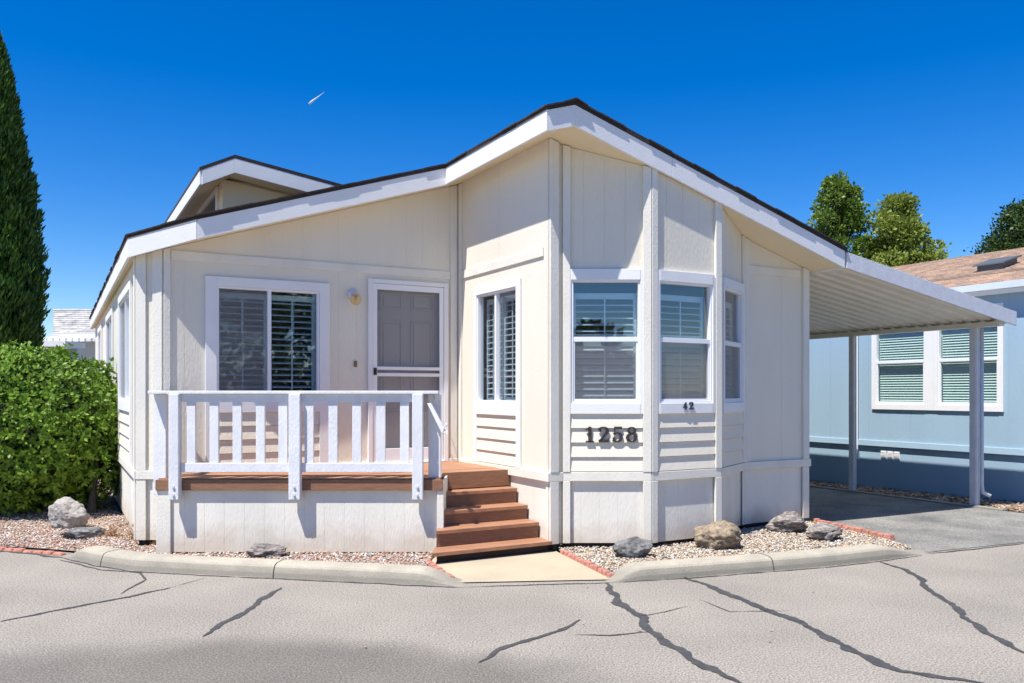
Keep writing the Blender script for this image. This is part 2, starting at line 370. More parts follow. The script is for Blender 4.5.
# driveway, path and kerbs
def z_side(p):
    s, t = toST(p[0], p[1]); return -.13+.035*max(0, min(1, (3.2-t)/3.4)) if s > 7.4 else .012
drv = sheet('driveway', [G(922,554.5), (4.2,8.29), (5.42,8.81), (6.6,9.16), tuple(ST(6.68,-1.6)), tuple(ST(6.62,14)), tuple(ST(3.3,14)), tuple(ST(3.3,0)), G(813,523.5), G(888,541)], .006, M_DRIVE)
crack([(925,554),(950,552),(985,548),(1030,543)], .03); 
path = sheet('path', [(-.47,6.93),(.846,7.045),(.47,8.2),(.40,8.45),(-.80,8.2),(-.72,7.5)], .010, M_PATH)
crack([(62,558),(95,566),(130,571.5),(200,575.5),(291,579.8),(380,584),(440,587),(464,588)], .022)
crack([(464,587.5),(540,585),(612,583)], .02)
crack([(612,583),(687,578.5),(760,573),(832,567),(880,561.5),(922,555.5)], .02)
crack([(-10,551),(30,553.5),(62,558)], .05)
crack([(700,600),(730,612),(790,611)], .010)
def kerb(name, K, label_end, joints=()):
    b = MB(); n = len(K); rows = []
    tot = [0]
    for i in range(1, n): tot.append(tot[-1]+(K[i]-K[i-1]).length)
    Q = []; m = 60
    for k in range(m+1):
        s = tot[-1]*k/m; i = max(j for j in range(n) if tot[j] <= s+1e-6); i = min(i, n-2)
        Q.append(K[i].lerp(K[i+1], (s-tot[i])/(tot[i+1]-tot[i])))
    for _ in range(4): Q = [Q[0]]+[(Q[i-1]+Q[i]*2+Q[i+1])/4 for i in range(1,m)]+[Q[-1]]
    prof = [(0,0),(.010,.04),(.026,.088),(.042,.104),(.065,.113),(.10,.117),(.17,.119),(.222,.115),(.225,-.02)]
    for k, p in enumerate(Q):
        d = (Q[min(k+1,m)]-Q[max(k-1,0)]).normalized(); nr = Vector((-d.y, d.x)); s = tot[-1]*k/m
        h = min(1, label_end(s, tot[-1])); h = h*h*(3-2*h)
        for (o, z) in prof: q = p+nr*o; b.v.append((q.x, q.y, z*h if z > 0 else -.02))
    c = len(prof)
    for k in range(m):
        for j in range(c-1): b.f.append((k*c+j, k*c+j+1, (k+1)*c+j+1, (k+1)*c+j))
    b.f += [tuple(range(c)), tuple(m*c+j for j in reversed(range(c)))]
    o = b.build(name, M_KERB, None); o['kind'] = 'structure'
    for k in joints:
        p = Q[k]; d = (Q[k+1]-Q[k-1]).normalized(); nr = Vector((-d.y, d.x)); jb = MB()
        s = tot[-1]*k/m; h = min(1, label_end(s, tot[-1])); h = h*h*(3-2*h)
        for sg in (-.005, .005):
            for (o2, z) in prof[:-1]: q = p+nr*(o2-.0015)+d*sg; jb.v.append((q.x, q.y, z*h+.002))
        c2 = len(prof)-1
        for j in range(c2-1): jb.f.append((j, j+1, c2+j+1, c2+j))
        jo = jb.build('joint', M_TAR, o)
    return o
kerb('kerb', KL[2:], lambda s, T: min((s+.02)/.35, (T-s+.02)/.42), (10, 36))
kerb('kerb', KR+[G(934,556)], lambda s, T: min((s+.02)/.36, (T-s+.02)/.7), (27,))
b = MB()
for K, p_ in ((KL, (.5,)), ):
    pass

# gravel beds (base sheet) and loose gravel
M_BED = mat('gravel_bed_soil', (.40,.30,.24), .95, .25, 20, .8, 60, fine=(60,.6,1.3))
def off_back(K, o): return [(p.x, p.y+o) for p in K]
bedL = [(-13,10.2)]+[(p.x+.0,p.y+.10) for p in KL[:2]]+off_back(KL[2:9], .20)+[(-.78,7.4),(-.74,8.3)]+[tuple(ST(-.5,2.2)), tuple(ST(-3.6,2.4)), tuple(ST(-3.6,13)), (-13,20)]
bedR = [(.87,7.12)]+off_back(KR[1:], .20)+[(3.95,8.95),(3.62,10.0)]+[tuple(ST(3.3,.2)), tuple(ST(.1,.2)), (.40,8.5)]
gb1 = sheet('gravel_bed', bedL, .022, M_BED); gb2 = sheet('gravel_bed', bedR, .022, M_BED)
M_MULCH = mat('mulch_soil', (.10,.07,.05), .95, .3, 15, .8, 50)
b = MB()
def mz(s, t): return .0+(-.10-.0)*max(0, min(1, (s-6.72)/1.4))*(.45+.55*max(0,min(1,(t+1)/4)))+.0
ms = [6.70,7.05,7.4,7.75,8.12]; mt = [-2.0,-1,0,1,2,3,4,6,9,14]
for t_ in mt:
    for s_ in ms: p = ST(s_,t_); b.v.append((p.x,p.y,mz(s_,t_)))
for i in range(len(mt)-1):
    for j in range(4): b.f.append((i*5+j, i*5+j+1, (i+1)*5+j+1, (i+1)*5+j))
o = b.build('mulch_bed', M_MULCH); o['kind'] = 'structure'
b = MB(); b.prism([ST(6.62,-.5),ST(6.74,-.5),ST(6.74,14),ST(6.62,14)], -.05, .028); o = b.build('driveway_edging', M_KERB); o['kind'] = 'structure'

def inpoly(x, y, poly):
    c = False; j = len(poly)-1
    for i in range(len(poly)):
        xi, yi = poly[i][0], poly[i][1]; xj, yj = poly[j][0], poly[j][1]
        if (yi > y) != (yj > y) and x < (xj-xi)*(y-yi)/(yj-yi)+xi: c = not c
        j = i
    return c
CUBE = np.array([(-1,-1,-1),(1,-1,-1),(1,1,-1),(-1,1,-1),(-1,-1,1),(1,-1,1),(1,1,1),(-1,1,1)], float)
CF = np.array([(3,2,1,0),(4,5,6,7),(0,1,5,4),(1,2,6,5),(2,3,7,6),(3,0,4,7)])
def pebbles(name, pts, size, m, flat=.6, long=1.0):
    n = len(pts); sz = size*np.random.uniform(.45,1.15,(n,1,3)); sz[:,:,2] *= flat; sz[:,:,0] *= long
    v = CUBE[None]*np.random.uniform(.55,1.0,(n,8,3)); v = v*sz
    a = np.random.uniform(0,2*np.pi,n); tl = np.random.uniform(-.5,.5,n); ca, sa = np.cos(a)[:,None], np.sin(a)[:,None]
    v[:,:,2] += v[:,:,0]*tl[:,None]
    x = v[:,:,0]*ca-v[:,:,1]*sa; y = v[:,:,0]*sa+v[:,:,1]*ca; v[:,:,0] = x; v[:,:,1] = y
    v += np.array(pts)[:,None,:]
    me = bpy.data.meshes.new(name); me.vertices.add(8*n); me.vertices.foreach_set('co', v.ravel().astype(np.float32))
    f = (CF[None]+8*np.arange(n)[:,None,None]).reshape(-1,4); k = len(f)
    me.loops.add(4*k); me.loops.foreach_set('vertex_index', f.ravel().astype(np.int32)); me.polygons.add(k)
    me.polygons.foreach_set('loop_start', np.arange(0,4*k,4,dtype=np.int32)); me.polygons.foreach_set('loop_total', np.full(k,4,dtype=np.int32))
    at = me.attributes.new('tint','FLOAT','FACE'); at.data.foreach_set('value', np.repeat(np.random.uniform(0,.999,n),6).astype(np.float32))
    me.materials.append(m); me.update(calc_edges=True); o = bpy.data.objects.new(name, me); C.objects.link(o); return o
M_PEB = stone_mat('mixed_gravel', [(.46,.38,.32),(.42,.27,.20),(.55,.49,.44),(.30,.25,.22),(.45,.22,.15),(.48,.35,.25),(.62,.58,.53),(.38,.30,.25)])
M_PEBR = stone_mat('pale_gravel', [(.48,.41,.33),(.46,.33,.19),(.56,.52,.46),(.32,.29,.26),(.50,.38,.24),(.52,.42,.30),(.62,.59,.54),(.26,.24,.22)])
M_CHIP = stone_mat('bark_chips', [(.30,.20,.13),(.22,.14,.09),(.38,.28,.2),(.16,.10,.07),(.42,.33,.25)])
def scatter(poly, n, box, z, fun=None):
    out = []
    while len(out) < n:
        x = random.uniform(box[0],box[1]); y = random.uniform(box[2],box[3])
        if inpoly(x,y,poly) and (fun is None or fun(x,y)): out.append((x,y,z+random.uniform(-.004,.016)))
    return out
def outside_home(x, y):
    s, t = toST(x,y)
    if s > -3.74 and t > 2.15: return False
    if s > -.16 and t > 0: return False
    return not (-3.4 < x < -.75 and y > 8.15)
gl = pebbles('gravel', scatter(bedL, 14000, (-7.2,-.6,7.2,13.5), .026, lambda x,y: outside_home(x,y) and (y < 9.6 or random.random() < .35)), .0125, M_PEB)
tag(gl, 'pinkish loose gravel filling the bed left of the porch', 'gravel', kind='stuff')
gr = pebbles('gravel', scatter(bedR, 13000, (.4,4.6,7.1,10.3), .026, outside_home), .0125, M_PEBR)
tag(gr, 'pale tan loose gravel filling the bed under the bay window', 'gravel', kind='stuff')
mp_ = []
while len(mp_) < 6500:
    s_ = random.uniform(6.76,8.08); t_ = random.uniform(-1.6,6.5); p = ST(s_,t_); mp_.append((p.x,p.y,mz(s_,t_)+random.uniform(0,.03)))
mc = pebbles('bark_mulch', mp_, .028, M_CHIP, .45, 1.5); tag(mc, 'brown bark mulch strip along the foot of the blue home', 'mulch', kind='stuff')

# red scalloped edging rows
def edging(p0, p1, label, h=.05, w=.05, step=.085):
    p0 = Vector(p0); p1 = Vector(p1); L_ = (p1-p0).length; n = max(2, int(L_/step)); b = MB(); d = (p1-p0).normalized(); nr = Vector((-d.y,d.x))
    for i in range(n):
        a = p0+d*(L_*i/n+.004); c = p0+d*(L_*(i+1)/n-.004); j = random.uniform(-.008,.008); mid = (a+c)/2; hh = h+random.uniform(-.008,.008)
        b.hexa([(*(a-nr*(w+j)),0),(*(c-nr*(w-j)),0),(*(c+nr*(w-j)),0),(*(a+nr*(w+j)),0),
                (*(a.lerp(mid,.25)-nr*w*.7),hh),(*(c.lerp(mid,.25)-nr*w*.7),hh),(*(c.lerp(mid,.25)+nr*w*.7),hh),(*(a.lerp(mid,.25)+nr*w*.7),hh)])
    o = b.build('brick_edging', M_BRICK, bevel=.008); return tag(o, label, 'edging')
edging((.50,8.22), (.86,7.10), 'red scalloped brick edging between the path and the bay window gravel', .045, .035)
edging((-.80,7.75), (-.50,6.99), 'short red brick edging beside the bottom step, left of the path', .04, .035)
edging(tuple(G(813,523)), tuple(G(893,541)), 'red brick edging between gravel and driveway near the home corner', .06, .05, .1)
q0 = G(-25,549); q1 = G(62,556)
edging((q0.x,q0.y+.04), (q1.x,q1.y+.04), 'low red brick edging at the left end of the kerb', .03, .04, .12)

# ================================================================== THE CREAM HOME
home = thing('mobile_home', 'cream manufactured home with bay window, white fascia and covered porch', 'house', (*ST(0,3),0))
SR, ZR = -.17, 4.315
def ZT(s): return ZR+.3185*(s-SR) if s < SR else ZR-.289*(s-SR)
def ZTp(p): return ZT(toST(p[0],p[1])[0])
SL, TL, TE = -3.742, 2.244, 12.8
corners = [(SL,TE),(SL,TL),(-3.508,2.116),(-.161,2.116),(-.161,0),(0,0),(.772,-.422),(1.692,-.422),(2.452,0),(3.494,0),(3.494,TE)]
CW = [ST(*c) for c in corners]
names = ['left','chamfer','porch','side','short','bay1','bay2','bay3','right','rside','rear']
WL = {n: Wall(CW[i], CW[(i+1) % len(CW)]) for i, n in enumerate(names)}
ZB0, ZB1 = .705, .795          # belt trim
ZU0, ZU1 = 2.965, 3.06         # upper trim
def wtop(w):
    def f(a): p = w.P(a,0,0); return ZTp(p)-.185
    return f
# window openings: wall, list of (a0,a1,z0,z1)
def op(w, x0, x1, y0, y1, xr=None):
    w = WL[w]; xm = xr or (x0+x1)/2
    return (w.a(x0), w.a(x1), w.z(xm,y1), w.z(xm,y0))
OP = {n: [] for n in names}
w6, w7, w8, w4, w3 = WL['bay1'], WL['bay2'], WL['bay3'], WL['side'], WL['porch']
ZW0, ZW1, ZWM = 1.485, 2.725, 2.13
OP['bay1'] = [(w6.a(571), w6.a(640), ZW0, ZW1)]
OP['bay2'] = [(w7.a(658), w7.a(711), ZW0, ZW1)]
OP['bay3'] = [(w8.a(722.5), w8.a(741), ZW0, ZW1)]
OP['side'] = [(w4.a(478.5), w4.a(518), 1.485, 2.72)]
OP['porch'] = [(w3.a(216.5), w3.a(319), 1.50, 2.72), (w3.a(372), w3.a(443), .78, 2.86)]
wl = WL['left']
OP['left'] = [(wl.len-2.45, wl.len-.62, 1.50, 2.72), (wl.len-5.6, wl.len-4.0, 1.50, 2.72), (wl.len-8.6, wl.len-7.4, 1.50, 2.72)]
ZUP = {'bay1':.115,'bay2':.115,'bay3':.115}
for n in names:
    w = WL[n]; b = MB(); ops = OP[n]
    gv = {'porch':.205,'left':.6,'side':1.05,'right':.6,'rside':.6,'rear':.6}.get(n, .21)
    if n == 'rear': ztf = lambda a: 3.0
    w.siding(b, 0, w.len, ZB0+.01, wtop(w), ops, gv, gap=.004, depth=.002)
    if n == 'rear':
        pass
    b.build('wall', M_WALL, home)
    b = MB(); w.siding(b, 0, w.len, .08, ZB0+.0095, (), .185 if n in ('bay1','bay2') else .6, base=-.012, gap=.004, depth=.0015)
    b.build('skirting', M_SKIRT, home)
    b = MB(); w.box(b, 0, w.len, -.05, .081, -.09, -.05); b.build('footing_board', M_DARK, home)
# belt trim: follows the outline, butt-jointed just proud
b = MB(); bu = MB()
def outline_strip(mb, idx0, idx1, z0, z1, th, off0=.0):
    for i in range(idx0, idx1):
        w = WL[names[i]]
        # mitre extension at convex corners
        e0 = th*math.tan(.25) if i > 0 else 0
        w.box(mb, 0, w.len, z0, z1, off0+.001, th)
for i, n in enumerate(names):
    w = WL[n]
    e = {'left':(0,.02),'chamfer':(.0,.0),'porch':(0,0),'side':(0,.028),'short':(0,-.01),'bay1':(.008,.006),'bay2':(.001,.006),'bay3':(.001,-.008),'right':(0,.028),'rside':(0,0),'rear':(0,0)}[n]
    mb_ = MB(); w.box(mb_, -e[0], w.len+e[1], ZB0, ZB1, .001, .028); mb_.build('belt_trim', M_TRIMC, home, bevel=.004)
for n, a0, a1 in (('porch', w3.a(171), w3.len-.122), ('side', .102, w4.a(544)), ('right', .09, WL['right'].len-.14)):
    mb_ = MB(); WL[n].box(mb_, a0, a1, ZU0, ZU1, .001, .017); mb_.build('upper_trim', M_TRIMC, home, bevel=.004)
# corner boards
def board(n, a0, a1, z0, z1, th=.03, m=None, name='corner_board', zt=None):
    w = WL[n]; b = MB(); w.box(b, a0, a1, z0, z1, .001, th, zt); return b.build(name, m or M_TRIMC, home, bevel=.004)
def full(n, a0, a1, th=.03, m=None):
    w = WL[n]; f = wtop(w); board(n, a0, a1, ZB1+.001, f(a0)-.003, th, m, zt=f(a1)-.003); board(n, a0, a1, .082, ZB0-.001, th-.004, M_TRIMC)
full('chamfer', .0, .10, .026); full('chamfer', WL['chamfer'].len-.10, WL['chamfer'].len-.001, .022)
full('left', wl.len-.10, wl.len, .028)
full('porch', .005, .07, .022); full('porch', w3.len-.12, w3.len-.03, .022)
full('side', .03, .10, .022)
full('short', .0, .10, .032)
full('bay1', .0, .075, .034); full('bay1', w6.len-.075, w6.len+.008, .034)
full('bay2', .001, .075, .034); full('bay2', w7.len-.075, w7.len+.008, .034)
full('bay3', .001, .05, .022); full('bay3', w8.len-.08, w8.len-.002, .022)
full('right', .002, .085, .026); full('right', WL['right'].len-.10, WL['right'].len, .028)
full('rside', .0, .10, .026)

# clapboards under the windows
def clap(n, a0, a1, z0, z1, k=4, m=None):
    w = WL[n]; b = MB(); h = (z1-z0)/k
    for i in range(k):
        za = z0+i*h; zb = za+h
        b.hexa([w.P(a0,.026,za+.006), w.P(a1,.026,za+.006), w.P(a1,.001,za+.006), w.P(a0,.001,za+.006), w.P(a0,.008,zb), w.P(a1,.008,zb), w.P(a1,.001,zb), w.P(a0,.001,zb)])
    return b.build('clapboard_panel', m or M_WALL, home)
def shutter(w, a0, a1, z0, z1, m, parent, off=-.11, pitch=.066, midrail=None, ang=.3, blind=False):
    b = MB(); st = .035 if not blind else .012
    w.box(b, a0, a0+st, z0, z1, off-.012, off+.012); w.box(b, a1-st, a1, z0, z1, off-.012, off+.012)
    w.box(b, a0+st, a1-st, z0, z0+.06, off-.012, off+.012); w.box(b, a0+st, a1-st, z1-.06, z1, off-.012, off+.012)
    z = z0+.06+pitch*.5; hw = pitch*(.5 if not blind else .6); ca, sa = math.cos(ang)*hw, math.sin(ang)*hw
    while z < z1-.06-pitch*.3:
        b.hexa([w.P(a0+st,off+ca,z-sa-.003), w.P(a1-st,off+ca,z-sa-.003), w.P(a1-st,off-ca,z+sa-.003), w.P(a0+st,off-ca,z+sa-.003),
                w.P(a0+st,off+ca,z-sa+.003), w.P(a1-st,off+ca,z-sa+.003), w.P(a1-st,off-ca,z+sa+.003), w.P(a0+st,off-ca,z+sa+.003)]); z += pitch
    am = (a0+a1)/2
    if not blind: w.box(b, am-.007, am+.007, z0+.06, z1-.06, off+hw*.9, off+hw*.9+.008)
    return b.build('shutter' if not blind else 'blind', m, parent)
def window(w, o, home_, kind='hung', screen='lower', casing=(.06,.07,.11), leg=None, mid=None, shut=True, ang=.3, mcase=None, mglass=None, blind=False, splitf=.5, gap_top=.12):
    a0, a1, z0, z1 = o; mcase = mcase or M_WHITE; mglass = mglass or M_GLASS
    b = MB(); cs, ct, cb = casing; legz = leg if leg is not None else z0-cb
    w.box(b, a0-cs, a0, legz, z1+ct, .002, .030); w.box(b, a1, a1+cs, legz, z1+ct, .002, .030)
    w.box(b, a0, a1, z1, z1+ct, .002, .034); w.box(b, a0, a1, z0-cb, z0, .002, .034)
    win = b.build('window', mcase, home_, bevel=.003)
    f = MB(); fw = .022
    w.box(f, a0+.001, a0+fw, z0+.001, z1-.001, -.05, .018); w.box(f, a1-fw, a1-.001, z0+.001, z1-.001, -.05, .018)
    w.box(f, a0+fw, a1-fw, z0+.001, z0+fw, -.05, .018); w.box(f, a0+fw, a1-fw, z1-fw, z1-.001, -.05, .018)
    zm = mid or (z0+z1)/2; am = a0+(a1-a0)*splitf
    if kind == 'hung':
        w.box(f, a0+fw, a1-fw, zm-.024, zm+.024, -.045, .012)
        w.box(f, a0+fw, a0+fw+.018, z0+fw, zm-.024, -.03, .006); w.box(f, a1-fw-.018, a1-fw, z0+fw, zm-.024, -.03, .006); w.box(f, a0+fw+.018, a1-fw-.018, z0+fw, z0+fw+.022, -.03, .006)
        panes = [(a0+fw, a1-fw, z0+fw, zm-.024, -.02), (a0+fw, a1-fw, zm+.024, z1-fw, -.03)]
        scr = (a0+fw+.018, a1-fw-.018, z0+fw+.022, zm-.024)
    elif kind == 'slider':
        w.box(f, am-.02, am+.02, z0+fw, z1-fw, -.045, .012)
        panes = [(a0+fw, am-.02, z0+fw, z1-fw, -.02), (am+.02, a1-fw, z0+fw, z1-fw, -.03)]
        scr = (a0+fw, am-.02, z0+fw, z1-fw)
    f.build('frame', M_VINYL, win, bevel=.002)
    for (p0, p1, q0, q1, o_) in panes:
        g_ = MB(); g_.v = [w.P(p0,o_,q0),w.P(p1,o_,q0),w.P(p1,o_,q1),w.P(p0,o_,q1)]; g_.f = [(0,1,2,3)]; g_.build('glass', mglass, win, fix=False)
    if screen:
        g_ = MB(); w.box(g_, scr[0], scr[1], scr[2], scr[3], -.004, -.003); g_.build('insect_screen', M_MESH, win)
    if shut:
        if blind: shutter(w, a0+.01, a1-.01, z0+.0, z1, M_BLIND, win, off=-.09, pitch=.042, ang=.9, blind=True)
        elif kind == 'hung' : 
            shutter(w, a0+.02, a1-.02, zm-.0, z1-gap_top, M_SHUT, win, ang=ang); shutter(w, a0+.02, a1-.02, z0, zm-.005, M_SHUT, win, ang=.75)
        else:
            shutter(w, a0+.02, am-.003, z0, z1-.05, M_SHUT, win, ang=ang); shutter(w, am+.003, a1-.02, z0, z1-.05, M_SHUT, win, ang=ang)
    return win
window(w6, OP['bay1'][0], home, 'hung', casing=(.05,.11,.105), mid=ZWM)
window(w7, OP['bay2'][0], home, 'hung', casing=(.028,.11,.105), mid=ZWM)
window(w8, OP['bay3'][0], home, 'hung', casing=(.045,.10,.105), mid=ZWM)
window(w4, OP['side'][0], home, 'slider', screen=None, casing=(.085,.085,.14), leg=ZB1, splitf=.47)
window(w3, OP['porch'][0], home, 'slider', casing=(.115,.10,.12), leg=ZB1)
for o_ in OP['left']: window(wl, o_, home, 'slider', casing=(.1,.09,.12), leg=ZB1)
o_ = OP['bay1'][0]; clap('bay1', .078, w6.len-.078, ZB1+.002, ZW0-.107)
clap('bay2', .078, w7.len-.078, ZB1+.002, ZW0-.107)
clap('bay3', .052, w8.len-.084, ZB1+.002, ZW0-.107)
o_ = OP['side'][0]; clap('side', o_[0]+.001, o_[1]-.001, ZB1+.002, o_[2]-.143)
o_ = OP['porch'][0]; clap('porch', o_[0]+.001, o_[1]-.001, ZB1+.002, o_[2]-.123)
for o_ in OP['left']: clap('left', o_[0]+.001, o_[1]-.001, ZB1+.002, o_[2]-.123)

# door
o_ = OP['porch'][1]; a0, a1, z0, z1 = o_
b = MB(); w = w3
w.box(b, a0-.055, a0, .765, z1+.05, .002, .034); w.box(b, a1, a1+.055, .765, z1+.05, .002, .034); w.box(b, a0, a1, z1, z1+.05, .002, .036); w.box(b, a0, a1, .762, z0, -.05, .05)
door = b.build('door', M_WHITE, home, bevel=.004)
b = MB(); w.box(b, a0+.002, a1-.002, z0+.001, z1-.002, -.10, -.07)
pw = (a1-a0)
for (f0, f1) in ((.13,.44),(.56,.87)):
    for (h0, h1) in ((.05,.30),(.36,.80),(.86,.96)):
        zz0 = z0+(z1-z0)*h0; zz1 = z0+(z1-z0)*h1; q0 = a0+pw*f0; q1 = a0+pw*f1
        for (c0,c1,d0,d1) in ((q0,q1,zz0,zz0+.02),(q0,q1,zz1-.02,zz1),(q0,q0+.02,zz0+.02,zz1-.02),(q1-.02,q1,zz0+.02,zz1-.02)): w.box(b, c0,c1,d0,d1,-.0698,-.060)
        w.box(b, q0+.04, q1-.04, zz0+.04, zz1-.04, -.0698, -.062)
b.build('door_panel', M_DOOR, door, bevel=.004)
sf = MB(); fw = .055; zb = w.z(408,376.5); zc = w.z(408,372); ze = w.z(408,369)
w.box(sf, a0+.003, a0+fw, z0+.004, z1-.004, -.002, .026); w.box(sf, a1-fw, a1-.003, z0+.004, z1-.004, -.002, .026)
w.box(sf, a0+fw, a1-fw, z1-.07, z1-.004, -.002, .026); w.box(sf, a0+fw, a1-fw, z0+.004, z0+.16, -.002, .026)
w.box(sf, a0+fw, a1-fw, w.z(408,376.5), w.z(408,373.2), -.002, .026); w.box(sf, a0+fw, a1-fw, w.z(408,370.2), w.z(408,367), -.002, .026)
sf.build('screen_frame', M_VINYL, door, bevel=.003)
sc_ = MB(); w.box(sc_, a0+fw, a1-fw, z0+.16, z1-.07, .004, .005); sc_.build('screen', M_MESH, door)
hd = MB(); w.box(hd, a0+.012, a0+.045, w.z(375,375), w.z(375,368), .026, .04); w.box(hd, a0+.02, a0+.036, w.z(375,374), w.z(375,369), .04, .065); hd.build('handle', mat('black_metal',(.02,.02,.02),.4), door)
cl_ = MB(); 
p = [w.P(a1-.03,.06,1.12), w.P(a1-.02,.16,1.10), w.P(a1+.02,.05,1.22)]
cl_.tube(p, .008, 6); cl_.build('closer', M_ALU, door)

# porch lamp and doorbell
la = w3.a(352.5); lz = w3.z(352.5,297)
b = MB(); 
def P3(a, o, z): return w3.P(a, o, z)
b.tube([P3(la,.002,lz+.03), P3(la,.03,lz+.03), P3(la,.045,lz+.03)], [.062,.06,.03], 20); b.tube([P3(la,.045,lz+.03), P3(la,.09,lz+.035), P3(la,.115,lz+.015)], [.024,.024,.03], 12)
lamp = b.build('wall_lamp', M_ALU, home, smooth=True)
b = MB(); b.tube([P3(la,.115,lz+.02), P3(la,.117,lz-.005), P3(la,.12,lz-.04), P3(la,.12,lz-.08), P3(la,.12,lz-.105)], [.04,.058,.064,.052,.02], 16)
b.build('lamp_globe', M_AMBER, lamp, smooth=True)
b = MB(); b.tube([P3(la,.117,lz), P3(la,.118,lz-.03), P3(la,.118,lz-.065)], [.014,.026,.012], 10); b.build('bulb', mat('warm_bulb_glass',(.75,.55,.25),.3), lamp, smooth=True)
b = MB(); da = w3.a(355.3); dz = w3.z(355.3,364)
w3.box(b, da-.018, da+.018, dz-.035, dz+.035, .001, .016); w3.box(b, da-.007, da+.007, dz-.012, dz+.012, .016, .022); b.build('doorbell', M_BRASS, home, bevel=.003)
b = MB(); w = wl; w.box(b, wl.len-.55, wl.len-.38, .42, .58, -.008, .01); b.build('vent_cover', M_WHITE, home, bevel=.003)

# roof
e = .03
def roofpoly(ex):
    L_ = [(-3.812-ex, 2.143-ex*.5), (-3.22-ex*.3, 1.819-ex), (-.455-ex, 1.819-ex), (-.455-ex,-.46-ex), (SR,-.46-ex), (SR,12.9+ex), (-3.812-ex,12.9+ex)]
    R_ = [(SR,-.46-ex), (3.56+ex,-.46-ex), (3.56+ex,12.9+ex), (SR,12.9+ex)]
    return [ST(*p) for p in L_], [ST(*p) for p in R_]
Lp, Rp = roofpoly(0); Lq, Rq = roofpoly(.035)
b = MB(); b.prism(Lp, lambda p: ZTp(p)-.15, lambda p: ZTp(p)-.002); b.prism(Rp, lambda p: ZTp(p)-.15, lambda p: ZTp(p)-.002)
roof = b.build('roof', M_SOFFIT, home)
def tri(o):
    bm = bmesh.new(); bm.from_mesh(o.data); bmesh.ops.triangulate(bm, faces=[f for f in bm.faces if len(f.verts) > 4]); bmesh.ops.recalc_face_normals(bm, faces=bm.faces); bm.to_mesh(o.data); bm.free()
tri(roof)
def inset(poly, d_):   # simple soffit a few cm inside the fascia
    return poly
b = MB(); b.prism(Lp, lambda p: ZTp(p)-.18, lambda p: ZTp(p)-.152); b.prism(Rp, lambda p: ZTp(p)-.18, lambda p: ZTp(p)-.152)
o = b.build('soffit', M_SOFFIT, roof); tri(o)
b = MB(); b.prism(Lq, lambda p: ZTp(p)+.001, lambda p: ZTp(p)+.04); b.prism(Rq, lambda p: ZTp(p)+.001, lambda p: ZTp(p)+.04)
o = b.build('shingles', M_SHDARK, roof); tri(o)
# ragged shingle tabs along the visible edges + ridge cap
b = MB()
def tabs(s0, t0, s1, t1, zf=ZT, lift=.04, step=.27):
    n = max(1, int(math.hypot(s1-s0, t1-t0)/step))
    for i in range(n):
        f0, f1 = i/n, (i+1)/n; sa, ta = s0+(s1-s0)*f0, t0+(t1-t0)*f0; sb, tb = s0+(s1-s0)*f1, t0+(t1-t0)*f1
        dx, dy = (sb-sa), (tb-ta); l = math.hypot(dx,dy); nx, ny = dy/l, -dx/l
        j = random.uniform(.0,.02); lf = lift+.001+.004*((i % 2))+random.uniform(0,.004)
        pts = [(sa+nx*j, ta+ny*j), (sb+nx*j, tb+ny*j), (sb-nx*.16, tb-ny*.16), (sa-nx*.16, ta-ny*.16)]
        zz = [zf(q[0]) for q in pts]; W_ = [ST(*q) for q in pts]
        b.hexa([(*W_[k], zz[k]+lf-.012) for k in range(4)]+[(*W_[k], zz[k]+lf+.004) for k in range(4)])
tabs(SR,-.495,3.59,-.495); tabs(-.49,-.495,SR,-.495); tabs(-.49,1.784,-.49,-.495); tabs(-3.23,1.784,-.49,1.784); tabs(-3.847,2.13,-3.23,1.784); tabs(-3.847,12.9,-3.847,2.13)
n = 60
for i in range(n):
    t0 = -.52+i*.22; q = [(SR-.13,t0),(SR+.13,t0),(SR+.13,t0+.24),(SR-.13,t0+.24)]; lf = .06
    W_ = [ST(*k) for k in q]; m0 = ST(SR,t0); m1 = ST(SR,t0+.24); k = len(b.v)
    b.v += [(*W_[0],ZT(SR-.13)+lf-.01),(*m0,ZR+lf),(*W_[1],ZT(SR+.13)+lf-.01),(*W_[3],ZT(SR-.13)+lf-.025),(*m1,ZR+lf-.015),(*W_[2],ZT(SR+.13)+lf-.025),
            (*W_[0],ZT(SR-.13)+lf-.025),(*m0,ZR+lf-.018),(*W_[1],ZT(SR+.13)+lf-.025)]
    b.f += [(k,k+1,k+4,k+3),(k+1,k+2,k+5,k+4),(k+6,k+7,k+1,k),(k+7,k+8,k+2,k+1)]
b.build('shingle_tabs', M_SHDARK, roof, fix=False)
def fascia(p0, p1, h=.20, th=.028, m=None, zf=ZT, name='fascia', parent=None, e0=0, e1=0, out=None):
    """board hung outside the roof edge p0->p1 (s,t), outward on the right of travel"""
    w = Wall(ST(*p0), ST(*p1)); b = MB(); z = lambda a: zf(toST(*w.P(a,0,0)[:2])[0])
    a0, a1 = -e0, w.len+e1; w.box(b, a0, a1, z(0)-h, z(0)-.001, .001, th, z(w.len)-.001, z(w.len)-h); return b.build(name, m or M_WHITE, parent or roof, bevel=.003)
fascia((-3.812,12.9),(-3.812,2.143), e1=.014)
fascia((-3.812,2.143),(-3.22,1.819), e0=.014, e1=.006)
fascia((-3.22,1.819),(-.455,1.819), e1=.0)
fascia((-.455,1.79),(-.455,-.46), e1=.028)
fascia((-.455,-.46),(SR,-.46)); fascia((SR,-.46),(1.0,-.46)); fascia((1.003,-.46),(3.56,-.46))
fascia((3.56,-.432),(3.56,12.9))
fascia((3.56,12.9),(SR,12.9)); fascia((SR,12.9),(-3.812,12.9))

